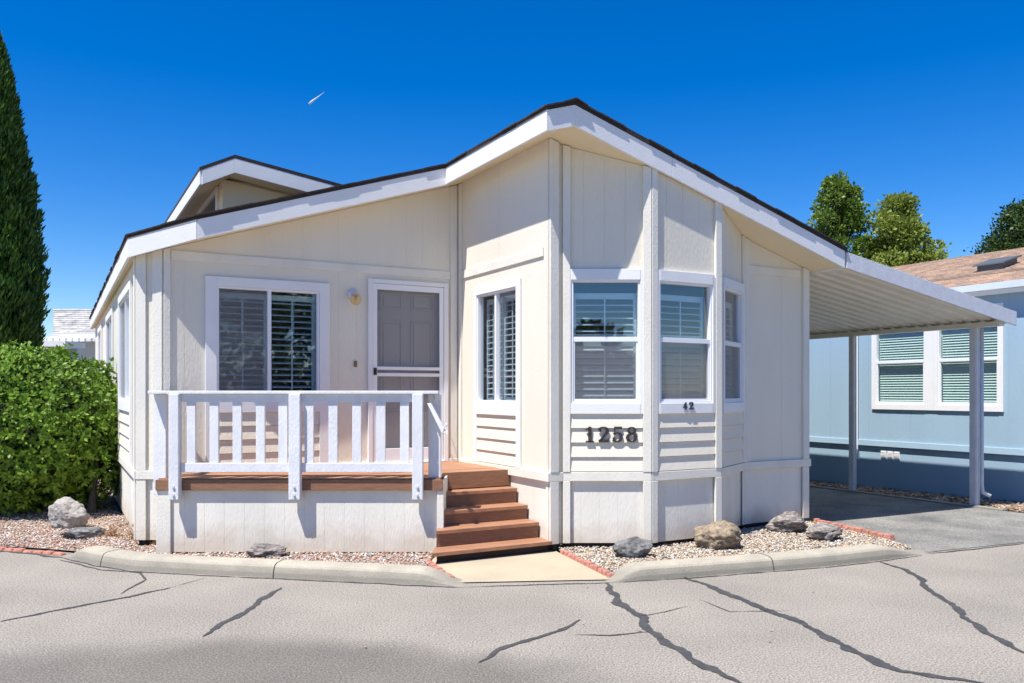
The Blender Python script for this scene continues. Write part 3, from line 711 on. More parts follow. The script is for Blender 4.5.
# raised clerestory dormer on the left slope
DT = 3.0; DR = -2.64
def ZD(s): return 4.33+.5*(s-DR) if s < DR else 4.33-.15*(s-DR)
def ZDp(p): return ZD(toST(p[0],p[1])[0])
D1 = [ST(-3.0,DT),ST(DR,DT),ST(DR,9.5),ST(-3.0,9.5)]; D2 = [ST(DR,DT),ST(-.45,DT),ST(-.45,9.5),ST(DR,9.5)]
b = MB(); b.prism(D1, lambda p: ZDp(p)-.15, lambda p: ZDp(p)-.002); b.prism(D2, lambda p: ZDp(p)-.15, lambda p: ZDp(p)-.002)
b.prism([ST(-2.72,DT+.32),ST(-.5,DT+.32),ST(-.5,9.3),ST(-2.72,9.3)], lambda p: ZTp(p)-.1, lambda p: ZDp(p)-.14)
dorm = b.build('dormer', M_SOFFIT, home)
E1 = [ST(-3.03,DT-.03),ST(DR,DT-.03),ST(DR,9.5),ST(-3.03,9.5)]; E2 = [ST(DR,DT-.03),ST(-.45,DT-.03),ST(-.45,9.5),ST(DR,9.5)]
b = MB(); b.prism(E1, lambda p: ZDp(p)+.001, lambda p: ZDp(p)+.04); b.prism(E2, lambda p: ZDp(p)+.001, lambda p: ZDp(p)+.04); b.build('shingles', M_SHDARK, dorm)
fascia((-3.0,9.5),(-3.0,DT), .17, zf=ZD, parent=dorm, e1=.014); fascia((-3.0,DT),(DR,DT), .17, zf=ZD, parent=dorm); fascia((DR,DT),(-.5,DT), .17, zf=ZD, parent=dorm)
wd = Wall(ST(-2.72,9.3), ST(-2.72,DT+.32)); b = MB()
wd.box(b, wd.len-2.4, wd.len-.25, 3.72, 3.80, .002, .03); wd.box(b, wd.len-2.4, wd.len-.25, 4.05, 4.12, .002, .03); wd.box(b, wd.len-.33, wd.len-.25, 3.80, 4.05, .002, .03); wd.box(b, wd.len-2.4, wd.len-2.32, 3.80, 4.05, .002, .03)
cw = b.build('clerestory_frame', M_WHITE, dorm); b = MB(); wd.box(b, wd.len-2.32, wd.len-.33, 3.80, 4.05, .002, .008); b.build('glass', mat('dark_glass',(.05,.07,.09),.1), dorm)

# house numbers: drawn strokes with thick and thin parts
def stroke(mb, w, oa, oz, pts, h, off0, off1):
    pts = [(p[0]*h, p[1]*h, p[2]*h) for p in pts]; n = len(pts); k = len(mb.v)
    for i,(x,y,wd_) in enumerate(pts):
        x0,y0,_ = pts[max(i-1,0)]; x1,y1,_ = pts[min(i+1,n-1)]; d = math.hypot(x1-x0,y1-y0) or 1; nx, ny = -(y1-y0)/d, (x1-x0)/d
        for (sg) in (1,-1):
            for o in (off0, off1): mb.v.append(w.P(oa+x+sg*nx*wd_/2, o, oz+y+sg*ny*wd_/2))
    for i in range(n-1):
        a = k+4*i; c = a+4
        mb.f += [(a+1,a+3,c+3,c+1),(a,c,c+2,a+2),(a,a+1,c+1,c),(a+2,c+2,c+3,a+3)]
    mb.f += [(k,k+2,k+3,k+1),(k+4*(n-1),k+4*(n-1)+1,k+4*(n-1)+3,k+4*(n-1)+2)]
def arc(cx, cy, rx, ry, a0, a1, w0, w1, n=10, wf=None):
    out = []
    for i in range(n+1):
        f = i/n; a = R(a0+(a1-a0)*f); ww = wf(a) if wf else w0+(w1-w0)*f; out.append((cx+rx*math.cos(a), cy+ry*math.sin(a), ww))
    return out
thick = lambda a: .07+.13*abs(math.cos(a))
DIG = {
 '1': [[(.32,0,.20),(.32,.5,.20),(.32,.98,.20)], [(.10,.04,.08),(.54,.04,.08)], [(.08,.80,.07),(.22,.86,.10),(.34,.97,.12)]],
 '2': [arc(.30,.72,.21,.23,170,-30,.0,.0,12,thick)+[(.30,.34,.13),(.12,.10,.11),(.06,.07,.09)], [(.05,.08,.15),(.30,.09,.16),(.56,.07,.14)], [(.54,.06,.09),(.60,.24,.06)], arc(.14,.72,.035,.035,0,330,.09,.09,6)],
 '5': [[(.16,.95,.07),(.14,.55,.07)], [(.14,.92,.15),(.54,.92,.15)], arc(.28,.32,.23,.27,140,-150,.0,.0,14,thick), arc(.12,.24,.035,.035,0,330,.09,.09,6)],
 '8': [arc(.32,.75,.17,.19,0,360,.0,.0,16,lambda a:.07+.09*abs(math.cos(a))), arc(.32,.29,.22,.24,0,360,.0,.0,16,thick)],
 '4': [[(.40,.0,.16),(.40,.98,.16)], [(.04,.30,.10),(.60,.30,.10)], [(.05,.32,.07),(.38,.96,.09)]],
}
def numerals(w, px0, px1, py0, py1, txt, off, name, m, step=None):
    zb_, zt_ = w.z((px0+px1)/2, py1), w.z((px0+px1)/2, py0); h = zt_-zb_; a = w.a(px0); wd_ = (w.a(px1)-a)/len(txt)
    for i, c in enumerate(txt):
        mb = MB(); sx = wd_/(.70*h)
        for st in DIG[c]: stroke(mb, w, a+i*wd_, zb_, [(q[0]*1.22+.0, q[1], q[2]*1.08) for q in st], h, off-.002, off+.010)
        mb.build(name, m, home, bevel=.001)
numerals(w6, 583.5, 639, 426.5, 442, '1258', .030, 'house_numeral', M_BRONZE)
numerals(w7, 680.5, 692.5, 402, 409.5, '42', .036, 'space_numeral', mat('dark_navy_numeral',(.03,.035,.06),.4,.1))

# ================================================================== PORCH DECK
deck = thing('porch_deck', 'low redwood porch deck with white baluster railing and cream skirt', 'porch', (-2.1,8.8,0))
YD, ZDK, XL, XR_ = 8.08, .76, -3.44, -.70
stair_t = .83
def on_t(t, x):       # point on line t=const with world x
    s = (x-OX+su*t)/cu; return ST(s,t)
pS = on_t(stair_t, -.72); pW = ST(-.166, stair_t); pI = ST(-.166,2.09); pLc = ST(-3.5,2.10)
dpoly = [Vector((XL,YD)),Vector((XR_,YD)),Vector((-.72,pS.y)),pW,pI,pLc,Vector((XL-.05,8.48))]
def clip(poly, f):
    out = []
    for i in range(len(poly)):
        a, c = poly[i], poly[(i+1)%len(poly)]; fa, fc = f(a), f(c)
        if fa >= 0: out.append(a)
        if (fa >= 0) != (fc >= 0): out.append(a.lerp(c, fa/(fa-fc)))
    return out
b = MB(); k = 0; t_ = -2.2
while t_ < 2.2:
    q = clip(clip(dpoly, lambda p: toST(*p)[1]-t_), lambda p: (t_+.137)-toST(*p)[1])
    if len(q) >= 3: b.prism(q, ZDK-.03, ZDK+random.uniform(-.0015,.0015))
    t_ += .143
b.build('deck_boards', M_DECK, deck)
b = MB(); b.box(XL-.02, XR_+.03, YD-.03, YD-.001, ZDK-.115, ZDK-.012)
b.build('rim_board', M_STEP, deck, bevel=.003)
b = MB(); b.box(XL+.02, XR_-.03, YD+.03, YD+.05, ZDK-.15, ZDK-.03); b.build('ledger', M_TRIMC, deck)
wsk = Wall((XL+.05,YD+.015),(XR_+.01,YD+.015)); b = MB(); wsk.siding(b, 0, wsk.len, .04, ZDK-.118, (), .195, gap=.004, depth=.0015, th=.03)
b.build('deck_skirt', M_SKIRT, deck)
b = MB(); b.box(XL-.02, XL+.12, YD-.012, YD+.015, .03, ZDK-.117); b.build('skirt_corner_board', M_TRIMC, deck, bevel=.004)
b = MB(); b.box(XR_-.03, XR_+.035, YD-.014, YD+.013, .10, ZDK-.118); b.build('skirt_corner_board', M_TRIMC, deck, bevel=.004)
b = MB(); b.box(XR_+.012, XR_+.03, YD+.016, pS.y, .04, ZDK-.03); b.build('side_skirt', M_SKIRT, deck)
b = MB(); b.box(XL, XL+.03, YD+.016, 8.5, .04, ZDK-.03); b.build('side_skirt', M_SKIRT, deck)
# railing
def X(px, d=YD): return (px-CX)/F*d
def Zr(py, d=YD): return CH+(HZ-py)*d/F
YF = YD-.045
b = MB(); ztop = Zr(390.8,YF)
b.box(X(150,YF), X(438.5,YF), YF-.055, YF+.09, ztop-.03, ztop)
rail = b.build('railing', M_RAIL, deck, bevel=.004)
b = MB(); b.box(X(181.5,YF), X(290.5,YF), YF-.02, YF+.02, Zr(402,YF), ztop-.031); b.box(X(301.8,YF), X(413,YF), YF-.02, YF+.02, Zr(402,YF), ztop-.031); b.build('upper_rail', M_RAIL, rail, bevel=.003)
b = MB(); b.box(X(181.8,YF), X(290.2,YF), YF-.025, YF+.02, Zr(472,YF), Zr(463,YF)); b.build('lower_rail', M_RAIL, rail, bevel=.003)
b = MB(); b.box(X(301.9,YF), X(412.9,YF), YF-.025, YF+.02, Zr(472,YF), Zr(463,YF)); b.build('lower_rail', M_RAIL, rail, bevel=.003)
for (p0, p1) in ((171.5,181.5),(290.5,301.8),(413,423.5)):
    b = MB(); x0_, x1_ = X(p0,YF), X(p1,YF); b.box(x0_, x1_, YF-.075, YF+.012, Zr(499,YF), ztop-.0315); po = b.build('post', M_RAIL, rail, bevel=.006)
    b = MB()
    for zz in (Zr(494,YF), Zr(486,YF)): xm = (x0_+x1_)/2; b.tube([(xm,YF-.074,zz),(xm,YF-.088,zz)], .013, 8)
    b.build('bolt', M_ALU, rail, smooth=False)
for c in (191.5,214.5,237.5,260.5,283.2,309.5,333.5,357,381,404.5):
    b = MB(); xm = X(c,YF); j = random.uniform(-.003,.003); b.box(xm-.043+j, xm+.043+j, YF-.014, YF+.018, Zr(463,YF)+.001, Zr(402,YF)-.001); b.build('baluster', M_RAIL, rail, bevel=.003)
for (xa, xb, y0_, sgn) in ((X(152.5), X(165), YD+.02, -1), (X(428), X(440.5), YD+.03, 1)):
    zb_ = .70 if sgn > 0 else .60
    b = MB(); b.box(xa, xb, y0_, y0_+.09, ZDK+.001 if sgn > 0 else zb_, ztop-.0315); b.build('post', M_RAIL, rail, bevel=.005)
b = MB(); b.box(X(150), X(160), YF+.091, 8.46, ztop-.03, ztop); b.box(X(153), X(157), YD+.12, 8.46, Zr(402), ztop-.031); b.box(X(153), X(157), YD+.12, 8.46, Zr(472), Zr(463)); b.build('side_rail', M_RAIL, rail, bevel=.003)
b = MB(); xm = (X(153)+X(157))/2; b.box(xm-.015, xm+.015, 8.27, 8.34, Zr(463)+.001, Zr(402)-.001); b.build('baluster', M_RAIL, rail, bevel=.003)
# short sloping handrail at the steps
b = MB(); xa = X(438)
b.hexa([(xa-.03,YD-.02,ztop-.09),(xa+.015,YD-.02,ztop-.09),(xa+.015,YD+.12,ztop-.09),(xa-.03,YD+.12,ztop-.09),(xa-.03,YD-.02,ztop-.03),(xa+.015,YD-.02,ztop-.03),(xa+.015,YD+.12,ztop-.03),(xa-.03,YD+.12,ztop-.03)])
b.hexa([(xa-.10,YF-.03,ztop-.12),(xa-.06,YF-.03,ztop-.12),(xa+.07,YF-.06,ztop-.36),(xa+.05,YF-.06,ztop-.42),(xa-.10,YF+.01,ztop-.12),(xa-.06,YF+.01,ztop-.12),(xa+.07,YF-.02,ztop-.36),(xa+.05,YF-.02,ztop-.42)])
b.build('hand_rail', M_RAIL, rail, bevel=.003)
b = MB(); b.tube([(xa+.05,YF-.01,ztop-.39),(xa+.085,YF-.02,ztop-.37),(xa+.09,YF-.02,ztop-.33)], .008, 6); b.tube([(xa+.055,YF+.01,ztop-.40),(xa+.05,YF+.02,ztop-.66),(xa-.0,YF+.02,ztop-.70)], .004, 6); b.build('rail_bracket', M_ALU, rail)

# steps
steps = thing('porch_steps', 'brown wooden porch steps leading up from the concrete path', 'steps', (-.3,8.0,0))
tz = [(.76,.83),(.58,.635),(.425,.41),(.28,.18),(.12,-.045)]
for i, (z_, t_) in enumerate(tz):
    xl = -.72 if i < 4 else -.735; sr = -.168 if i < 4 else -.15
    if i:
        tb = tz[i-1][1]+.03
        b = MB(); tbk = tb; poly = [on_t(t_,xl), ST(sr,t_), ST(sr,min(tbk, 2)), on_t(tbk,xl)]
        mid_ = (t_+tbk)/2
        # two planks
        for (ta, tc) in ((t_, mid_-.003), (mid_+.003, tbk)): b.prism([on_t(ta,xl), ST(sr,ta), ST(sr,tc), on_t(tc,xl)], z_-.036, z_)
        b.build('tread', M_DECK, steps, bevel=.003)
        b = MB(); 
        if i < 4: b.prism([on_t(t_+.02,xl), ST(sr,t_+.02), ST(sr,t_+.04), on_t(t_+.04,xl)], tz[i+1][0]+.001, z_-.037); b.build('riser', M_STEP, steps)
    else:
        b = MB(); b.prism([on_t(t_-.022,-.72), ST(-.168,t_-.022), ST(-.168,t_-.001), on_t(t_-.001,-.72)], z_-.17, z_+.002)
        b.build('riser', M_STEP, steps, bevel=.003)
b = MB(); b.prism([on_t(.02,-.70), ST(-.17,.02), ST(-.17,.8), on_t(.8,-.70)], .0, .082); b.build('footing', M_DARK, steps)

# ================================================================== CARPORT
cp = thing('carport', 'white corrugated metal carport roof with slim posts beside the cream home', 'carport', (*ST(5.2,3),0))
CS0, CS1 = 3.592, 6.97; CZ0, CZ1 = 3.235, 2.69
def ZC(s): return CZ0+(CZ1-CZ0)*(s-3.56)/(6.97-3.56)
def ZC2(s): return ZC(s)
fascia((CS0,-.46),(CS1,-.46), .19, zf=ZC, m=M_CPF, name='fascia', parent=cp)
b = MB(); wf = Wall(ST(CS1,-.433), ST(CS1,9.0)); wf.box(b, 0, wf.len, CZ1-.15, CZ1-.002, -.02, -.001); b.build('gutter', M_ALU, cp)
# corrugated pan: ribs run from home to outer edge
b = MB(); t_ = -.455; k = 0; zo = -.155; prof = []
while t_ < 9.0:
    prof += [(t_,0),(t_+.07,0),(t_+.10,.05),(t_+.14,.05),(t_+.17,0)]; t_ += .20
for (t0, h0) in prof:
    for s_ in (3.50, 6.95): p = ST(s_,t0); b.v.append((p.x,p.y,ZC(s_)+zo+h0*.9))
for i in range(len(prof)-1): b.f.append((2*i,2*i+1,2*i+3,2*i+2))
b.build('roof_panel', M_PAN, cp, fix=False)
b = MB(); b.prism([ST(3.60,-.455),ST(6.96,-.455),ST(6.96,9),ST(3.60,9)], lambda p: ZC(toST(*p)[0])-.06, lambda p: ZC(toST(*p)[0])-.05); b.build('roof_sheet', M_PAN, cp)
b = MB(); b.prism([ST(6.68,-.42),ST(6.80,-.42),ST(6.80,9),ST(6.68,9)], 2.495, 2.56); b.build('beam', M_PAN, cp)
for (s_, t_, w_) in ((6.74,-.04,.047),(6.74,1.98,.042),(6.74,4.2,.042),(6.74,6.4,.042)):
    b = MB(); b.prism([ST(s_-w_,t_-w_),ST(s_+w_,t_-w_),ST(s_+w_,t_+w_),ST(s_-w_,t_+w_)], .0, 2.495)
    for dx in (-.55, .55): b.prism([ST(s_+dx*w_-.006,t_-w_-.008),ST(s_+dx*w_+.006,t_-w_-.008),ST(s_+dx*w_+.006,t_-w_-.0005),ST(s_+dx*w_-.006,t_-w_-.0005)], .0, 2.49)
    b.build('post', M_ALU, cp, bevel=.004)
b = MB(); p = ST(6.87,-.06); q = ST(6.93,-.15)
b.tube([(p.x,p.y,2.6),(p.x,p.y,.3),(p.x+.01,p.y-.01,.2),(q.x,q.y,.15)], .028, 10); b.build('downspout', M_CPF, cp, smooth=True)

# ================================================================== THE BLUE HOME
bh = thing('mobile_home', 'pale blue manufactured home with tan shingle roof behind the carport', 'house', (*ST(11.5,4),-.1))
BS = 7.96; WB = Wall(ST(BS,14), ST(BS,-5)); b0 = WB
def bz(px, py): return WB.z(px,py)
o1 = (WB.a(878), WB.a(924), bz(900,404.5), 0); 
zw0, zw1 = bz(940,405), bz(1000,309)
oA = (WB.a(876), WB.a(925.5), zw0, zw1); oB = (WB.a(938.5), WB.a(999.5), zw0, zw1)
if oA[0] > oA[1]: oA = (oA[1],oA[0],zw0,zw1); oB = (oB[1],oB[0],zw0,zw1)
zb_ = bz(940,450.3)
b = MB(); WB.siding(b, 0, WB.len, zb_-.01, 3.16, [oA,oB], .406, gap=.006, depth=.003, th=.05); b.build('wall', M_BLUE, bh)
b = MB(); WB.siding(b, 0, WB.len, -.2, zb_-.011, (), 1.22, base=-.03, gap=.008, depth=.004, th=.02); b.build('skirting', M_BLUE, bh)
b = MB(); WB.box(b, 0, WB.len, zb_, zb_+.10, .001, .022); b.build('belt_trim', M_BLUE2, bh, bevel=.004)
def cnr(poly, n_, m, z0, z1): b = MB(); b.prism(poly, z0, z1); return b.build(n_, m, bh)
cnr([ST(BS+.051,-5),ST(15.3,-5),ST(15.3,-4.95),ST(BS+.051,-4.95)], 'wall', M_BLUE, -.2, 3.0); cnr([ST(BS+.051,13.95),ST(15.3,13.95),ST(15.3,14),ST(BS+.051,14)], 'wall', M_BLUE, -.2, 3.0); cnr([ST(15.3,-5),ST(15.35,-5),ST(15.35,14),ST(15.3,14)], 'wall', M_BLUE, -.2, 3.0)
for oo in (oA, oB): window(WB, oo, bh, 'hung', screen=None, casing=(.07,.09,.09), mid=bz(940,360.3), blind=True, mcase=M_WHITE, mglass=M_GLASSB)
b = MB()
pass
mb_ = MB(); WB.box(mb_, oA[1]+.0705 if oA[1] < oB[0] else oB[1]+.0705, oB[0]-.0705 if oA[1] < oB[0] else oA[0]-.0705, zw0-.088, zw1+.088, .002, .029); mb_.build('window_mullion', M_WHITE, bh)
va = WB.a(889.5); dv = .09; vz = bz(890,456)
for i in range(3): 
    c = va+(i-1)*.125*1.0; WB.box(b, c-.055, c+.055, vz-.06, vz+.09, -.029, -.012)
    for k in range(5): WB.box(b, c-.045, c+.045, vz-.045+k*.025, vz-.035+k*.025, -.0119, -.006)
b.build('foundation_vent', M_WHITE, bh)
b = MB(); pa = WB.a(858.5); b.tube([WB.P(pa,.03,2.7), WB.P(pa,.03,.5)], .012, 8); WB.box(b, pa-.03, pa+.03, .42, .52, .005, .05); b.build('cable_conduit', M_VINYL, bh)
# roof
EV = BS-.10; RB = BS+3.6; ez = 3.23; rz = None
zr_ = CH+(HZ-247.5)/F*((RB+4.455)/1.021)
def ZBl(s): return ez+(zr_-ez)*(s-EV)/(RB-EV) if s < RB else zr_-(zr_-ez)*(s-RB)/(RB-EV)
def ZBp(p): return ZBl(toST(p[0],p[1])[0])
b = MB(); EV2 = 2*RB-EV
b.prism([ST(EV,-5.2),ST(RB,-5.2),ST(RB,14.2),ST(EV,14.2)], lambda p: ZBp(p)-.16, lambda p: ZBp(p)-.02); b.prism([ST(RB,-5.2),ST(EV2,-5.2),ST(EV2,14.2),ST(RB,14.2)], lambda p: ZBp(p)-.16, lambda p: ZBp(p)-.02)
broof = b.build('roof', M_WHITE, bh)
b = MB(); ncr = 27; L_ = RB-EV+.03
for i in range(ncr):     # overlapping courses
    s0 = EV-.03+L_*i/ncr; s1 = EV-.03+L_*(i+1)/ncr+.01
    z0_, z1_ = ZBl(s0)+.012, ZBl(s1)-.004
    b.hexa([(*ST(s0,-5.25),z0_-.02),(*ST(s1,-5.25),z1_-.02),(*ST(s1,14.25),z1_-.02),(*ST(s0,14.25),z0_-.02),(*ST(s0,-5.25),z0_),(*ST(s1,-5.25),z1_),(*ST(s1,14.25),z1_),(*ST(s0,14.25),z0_)])
b.prism([ST(RB,-5.25),ST(EV2,-5.25),ST(EV2,14.25),ST(RB,14.25)], lambda p: ZBp(p)-.02, lambda p: ZBp(p)+.005)
b.uv = lambda co: (toST(co.x,co.y)[1], toST(co.x,co.y)[0]*1.05)
b.build('shingles', M_SHTAN, broof)
WF = Wall(ST(EV,14.2), ST(EV,-5.2)); b = MB(); WF.box(b, 0, WF.len, ez-.17, ez-.025, .001, .03); b.build('fascia', M_WHITE, broof)
b = MB(); WF.box(b, 0, WF.len, ez-.10, ez+.0, .031, .10); b.build('gutter', mat('pale_grey_gutter',(.55,.62,.70),.4), broof)
# roof vent
pv = None
s_ = EV+ (RB-EV)*.42; 
def solve_t(px, s):
    k = (px-CX)/F; return (k*(OY+su*s)-(OX+cu*s))/(-su-k*cu)
tv = solve_t(997, s_)
b = MB(); zv = ZBl(s_); 
b.prism([ST(s_-.20,tv-.22),ST(s_+.20,tv-.22),ST(s_+.20,tv+.22),ST(s_-.20,tv+.22)], lambda p: ZBp(p)+.01, lambda p: ZBp(p)+.10)
b.prism([ST(s_-.25,tv-.27),ST(s_+.25,tv-.27),ST(s_+.25,tv+.27),ST(s_-.25,tv+.27)], lambda p: ZBp(p)+.101, lambda p: ZBp(p)+.125)
b.build('roof_vent', mat('dark_roof_vent',(.09,.10,.11),.5), broof)

# ================================================================== FAR WHITE HOME (left)
fh = thing('mobile_home', 'distant white home with grey shingle roof above the green shrub', 'house', (-13.2,27,0))
YH = 26.0; k_ = YH/F
def HX(px): return (px-CX)*k_
def HZ_(py): return CH+(HZ-py)*k_
b = MB(); b.box(HX(53.5), HX(130), YH+.1, YH+5, -.15, HZ_(332)); b.build('wall', M_WHITE, fh)
b = MB()
zr0, zr1 = HZ_(334), CH+(HZ-309)*(YH+2.2)/F
n = 12
for i in range(n):
    y0 = YH-.15+2.35*i/n; y1 = YH-.15+2.35*(i+1)/n+.02; z0_ = zr0+(zr1-zr0)*i/n+.02; z1_ = zr0+(zr1-zr0)*(i+1)/n
    xa = (53-CX)/F*y0; xb = (53.4-CX)/F*y1; b.hexa([(xa,y0,z0_-.03),(HX(140),y0,z0_-.03),(HX(140),y1,z1_-.03),(xb,y1,z1_-.03),(xa,y0,z0_),(HX(140),y0,z0_),(HX(140),y1,z1_),(xb,y1,z1_)])
b.hexa([(HX(52.5),YH+2.2,zr1-.05),(HX(140),YH+2.2,zr1-.05),(HX(140),YH+5,zr0-.03),(HX(52.5),YH+5,zr0-.03),(HX(52.5),YH+2.2,zr1),(HX(140),YH+2.2,zr1),(HX(140),YH+5,zr0),(HX(52.5),YH+5,zr0)])
b.uv = lambda co: (co.x, co.y*1.1); b.build('roof', M_SHGREY, fh)
b = MB(); b.box(HX(53), HX(140), YH-.2, YH-.16, zr0-.12, zr0-.0); b.build('fascia', M_WHITE, fh)
b = MB()    # patio cover, pans ending in a scalloped edge
for i in range(14):
    x0 = HX(64)+i*.19; b.hexa([(x0,YH-1.6,HZ_(344.5)),(x0+.13,YH-1.6,HZ_(344.5)),(x0+.13,YH+.1,HZ_(338)),(x0,YH+.1,HZ_(338)),(x0,YH-1.6,HZ_(341.5)),(x0+.13,YH-1.6,HZ_(341.5)),(x0+.13,YH+.1,HZ_(335.5)),(x0,YH+.1,HZ_(335.5))])
b.build('awning', M_WHITE, fh)
b = MB(); b.box(HX(18), HX(110), YH-2.6, YH-1.5, HZ_(351), HZ_(346)); b.build('patio_cover', M_VINYL, fh)
b = MB(); b.box(HX(20), HX(110), YH-2.0, YH-1.95, -.15, HZ_(352)); b.build('patio_wall', M_BLUE, fh)
b = MB(); b.box(HX(84), HX(97), YH-2.06, YH-2.01, HZ_(366), HZ_(352.5)); b.build('window', mat('teal_glass',(.05,.22,.2),.15), fh)

# ================================================================== ROCKS
M_ROCKS = [mat('pale_grey_rock',(.42,.39,.35),.9,.25,6,1,25,col2=(.26,.24,.22),fine=(30,.7,1.15),dist=.02), mat('slate_grey_rock',(.22,.215,.205),.85,.25,7,1,25,col2=(.08,.08,.08),fine=(22,.55,1.5),dist=.02),
           mat('tan_brown_rock',(.36,.28,.19),.9,.25,8,1,22,col2=(.17,.13,.09),fine=(26,.6,1.25),dist=.03), mat('banded_grey_rock',(.33,.29,.26),.9,.25,8,1,22,col2=(.17,.15,.14),stretch=(1,1,4),fine=(16,.55,1.25),dist=.03)]
def rock(label, x0, x1, y0, y1, mi, seed, dz=0.0, depth=.8, rough=.22):
    p = G((x0+x1)/2, y1-1.5, .02); d = p.y; w_ = (x1-x0)/F*d/2; h = (y1-y0)/F*d*.95
    bm = bmesh.new(); bmesh.ops.create_icosphere(bm, subdivisions=5, radius=1)
    o_ = Vector((seed*3.1, seed*1.7, seed*.9))
    pl = [(Vector((random.uniform(-1,1),random.uniform(-1,1),random.uniform(-.3,1))).normalized(), random.uniform(.62,.9)) for _ in range(9)]
    for v in bm.verts:
        q = v.co.copy()
        for (nn, dd) in pl:
            t = q.dot(nn)-dd
            if t > 0: q -= nn*t*.85
        q *= 1+rough*noise.noise(q*1.5+o_)+.10*noise.noise(q*4+o_)+.045*noise.noise(q*10+o_)+.02*noise.noise(q*22+o_)
        v.co = q
    mx = max(v.co.x for v in bm.verts); mn = min(v.co.x for v in bm.verts); zx = max(v.co.z for v in bm.verts); zn = min(v.co.z for v in bm.verts)
    for v in bm.verts:
        v.co.x = (v.co.x-(mx+mn)/2)/(mx-mn)*2*w_; v.co.z = (v.co.z-zn)/(zx-zn)*h*1.12-.12*h; v.co.y *= w_*depth
    me = bpy.data.meshes.new('rock'); bm.to_mesh(me); bm.free(); me.materials.append(M_ROCKS[mi])
    me.polygons.foreach_set('use_smooth', [True]*len(me.polygons))
    o = bpy.data.objects.new('rock', me); C.objects.link(o); o.location = (p.x, p.y+w_*depth*.8, .018+dz)
    return tag(o, label, 'rock', 'landscape rocks in the gravel beds')
rock('large pale grey boulder in front of the green shrub', 40, 82, 498, 532, 0, 2)
rock('flat dark grey stone lying below the large boulder by the shrub', 54, 96, 529, 542, 1, 5)
rock('small grey rock in front of the porch skirt behind the kerb', 243, 283, 545, 561, 3, 3)
rock('dark slate rock with white veins beside the path edging', 614, 655, 539, 562, 1, 8)
rock('tan craggy rock below the middle of the bay window', 697, 746, 522, 553, 2, 11)
rock('grey banded rock against the wall right of the bay window', 769, 811, 513, 536, 3, 14)
rock('grey furrowed rock nearest the driveway edging', 808, 848, 525, 544, 3, 17)

# dry weeds at the left corner
M_DRY = leaf_mat('dry_leaf', (.35,.20,.11), (.5,.34,.2), trans=.2)
for (px,py,r_,lab) in ((113,538,.10,'dry brown weed left of the kerb joint near the home corner'),(135,540,.13,'taller dry brown weed at the left corner of the home'),(160,545,.07,'tiny dry brown weed under the end of the porch deck')):
    p = G(px,py,.02); n = 260; d = rnd_dirs(n); d[:,2] = np.abs(d[:,2])
    P = np.array([p.x,p.y,.03])+d*np.array([r_,r_,r_*1.4])*np.random.uniform(.1,1,(n,1)); U = (d+rnd_dirs(n)*.7)*.03; V = perp(U/np.linalg.norm(U,axis=1,keepdims=True))*.014
    tag(quads('dry_weed', P, U, V, M_DRY, np.random.uniform(0,1,n)), lab, 'weed', 'dry weeds along the foot of the home')

# fallen dry leaves caught on the gravel and against the kerb
lp = []
for _ in range(150):
    bx = random.choice([(.9,3.6,7.4,9.2),(-4.6,-3.3,7.9,8.9),(.5,1.4,7.3,8.3),(3.0,4.2,8.4,9.6)])
    x = random.uniform(bx[0],bx[1]); y = random.uniform(bx[2],bx[3])
    if (inpoly(x,y,bedR) or inpoly(x,y,bedL)) and outside_home(x,y): lp.append((x,y,.05))
lp += [(random.uniform(-4,4.5), random.uniform(5.2,7.6), .008) for _ in range(16)]
lp = np.array(lp); n = len(lp); U = rnd_dirs(n); U[:,2] *= .25; U *= .038; V = perp(U/np.linalg.norm(U,axis=1,keepdims=True)); V[:,2] *= .3; V *= .026
tag(quads('fallen_leaves', lp, U, V, M_DRY, np.random.uniform(0,1,n)), 'scattered dry brown leaves on the gravel beds', 'leaves', kind='stuff')

# ================================================================== SHRUB
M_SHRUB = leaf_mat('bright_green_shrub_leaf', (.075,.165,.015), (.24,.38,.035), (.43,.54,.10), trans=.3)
sh = thing('round_shrub', 'big bright green clipped shrub left of the cream home', 'shrub', (-6.35,11.0,0))
sc0 = Vector((-6.35,11.05,1.02)); n = 7600
d = rnd_dirs(n)
def shr(d):
    ax = np.array([1.26,1.18,1.12]); p = d*ax
    e_ = np.power(np.abs(d), 2.12).sum(1)**(-1/2.12); p = d*e_[:,None]*ax   # squarish ball
    return p
base = shr(d); bn = np.array([noise.noise(Vector(q)*2.3)*.11+noise.noise(Vector(q)*6.0)*.15 for q in base])
rad = (1+bn)*np.random.uniform(.80,1.02,n)
Pc = np.array(sc0)+base*rad[:,None]; ok = Pc[:,2] > .12; Pc = Pc[ok]; dn = d[ok]; n = len(Pc)
Ps, Us, Vs, Ts = [], [], [], []
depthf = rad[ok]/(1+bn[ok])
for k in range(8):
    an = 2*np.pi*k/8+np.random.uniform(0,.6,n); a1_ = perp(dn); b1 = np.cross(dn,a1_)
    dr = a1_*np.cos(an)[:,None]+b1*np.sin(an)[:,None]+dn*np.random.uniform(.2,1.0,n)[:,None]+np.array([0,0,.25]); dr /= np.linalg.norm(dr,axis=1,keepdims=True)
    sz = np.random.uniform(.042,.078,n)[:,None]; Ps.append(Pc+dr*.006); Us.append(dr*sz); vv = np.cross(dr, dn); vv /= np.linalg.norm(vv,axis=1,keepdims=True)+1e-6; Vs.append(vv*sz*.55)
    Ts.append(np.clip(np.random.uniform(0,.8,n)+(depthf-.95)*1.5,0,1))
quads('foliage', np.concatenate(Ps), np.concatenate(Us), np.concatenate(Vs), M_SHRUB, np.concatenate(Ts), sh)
bm = bmesh.new(); bmesh.ops.create_icosphere(bm, subdivisions=4, radius=1)
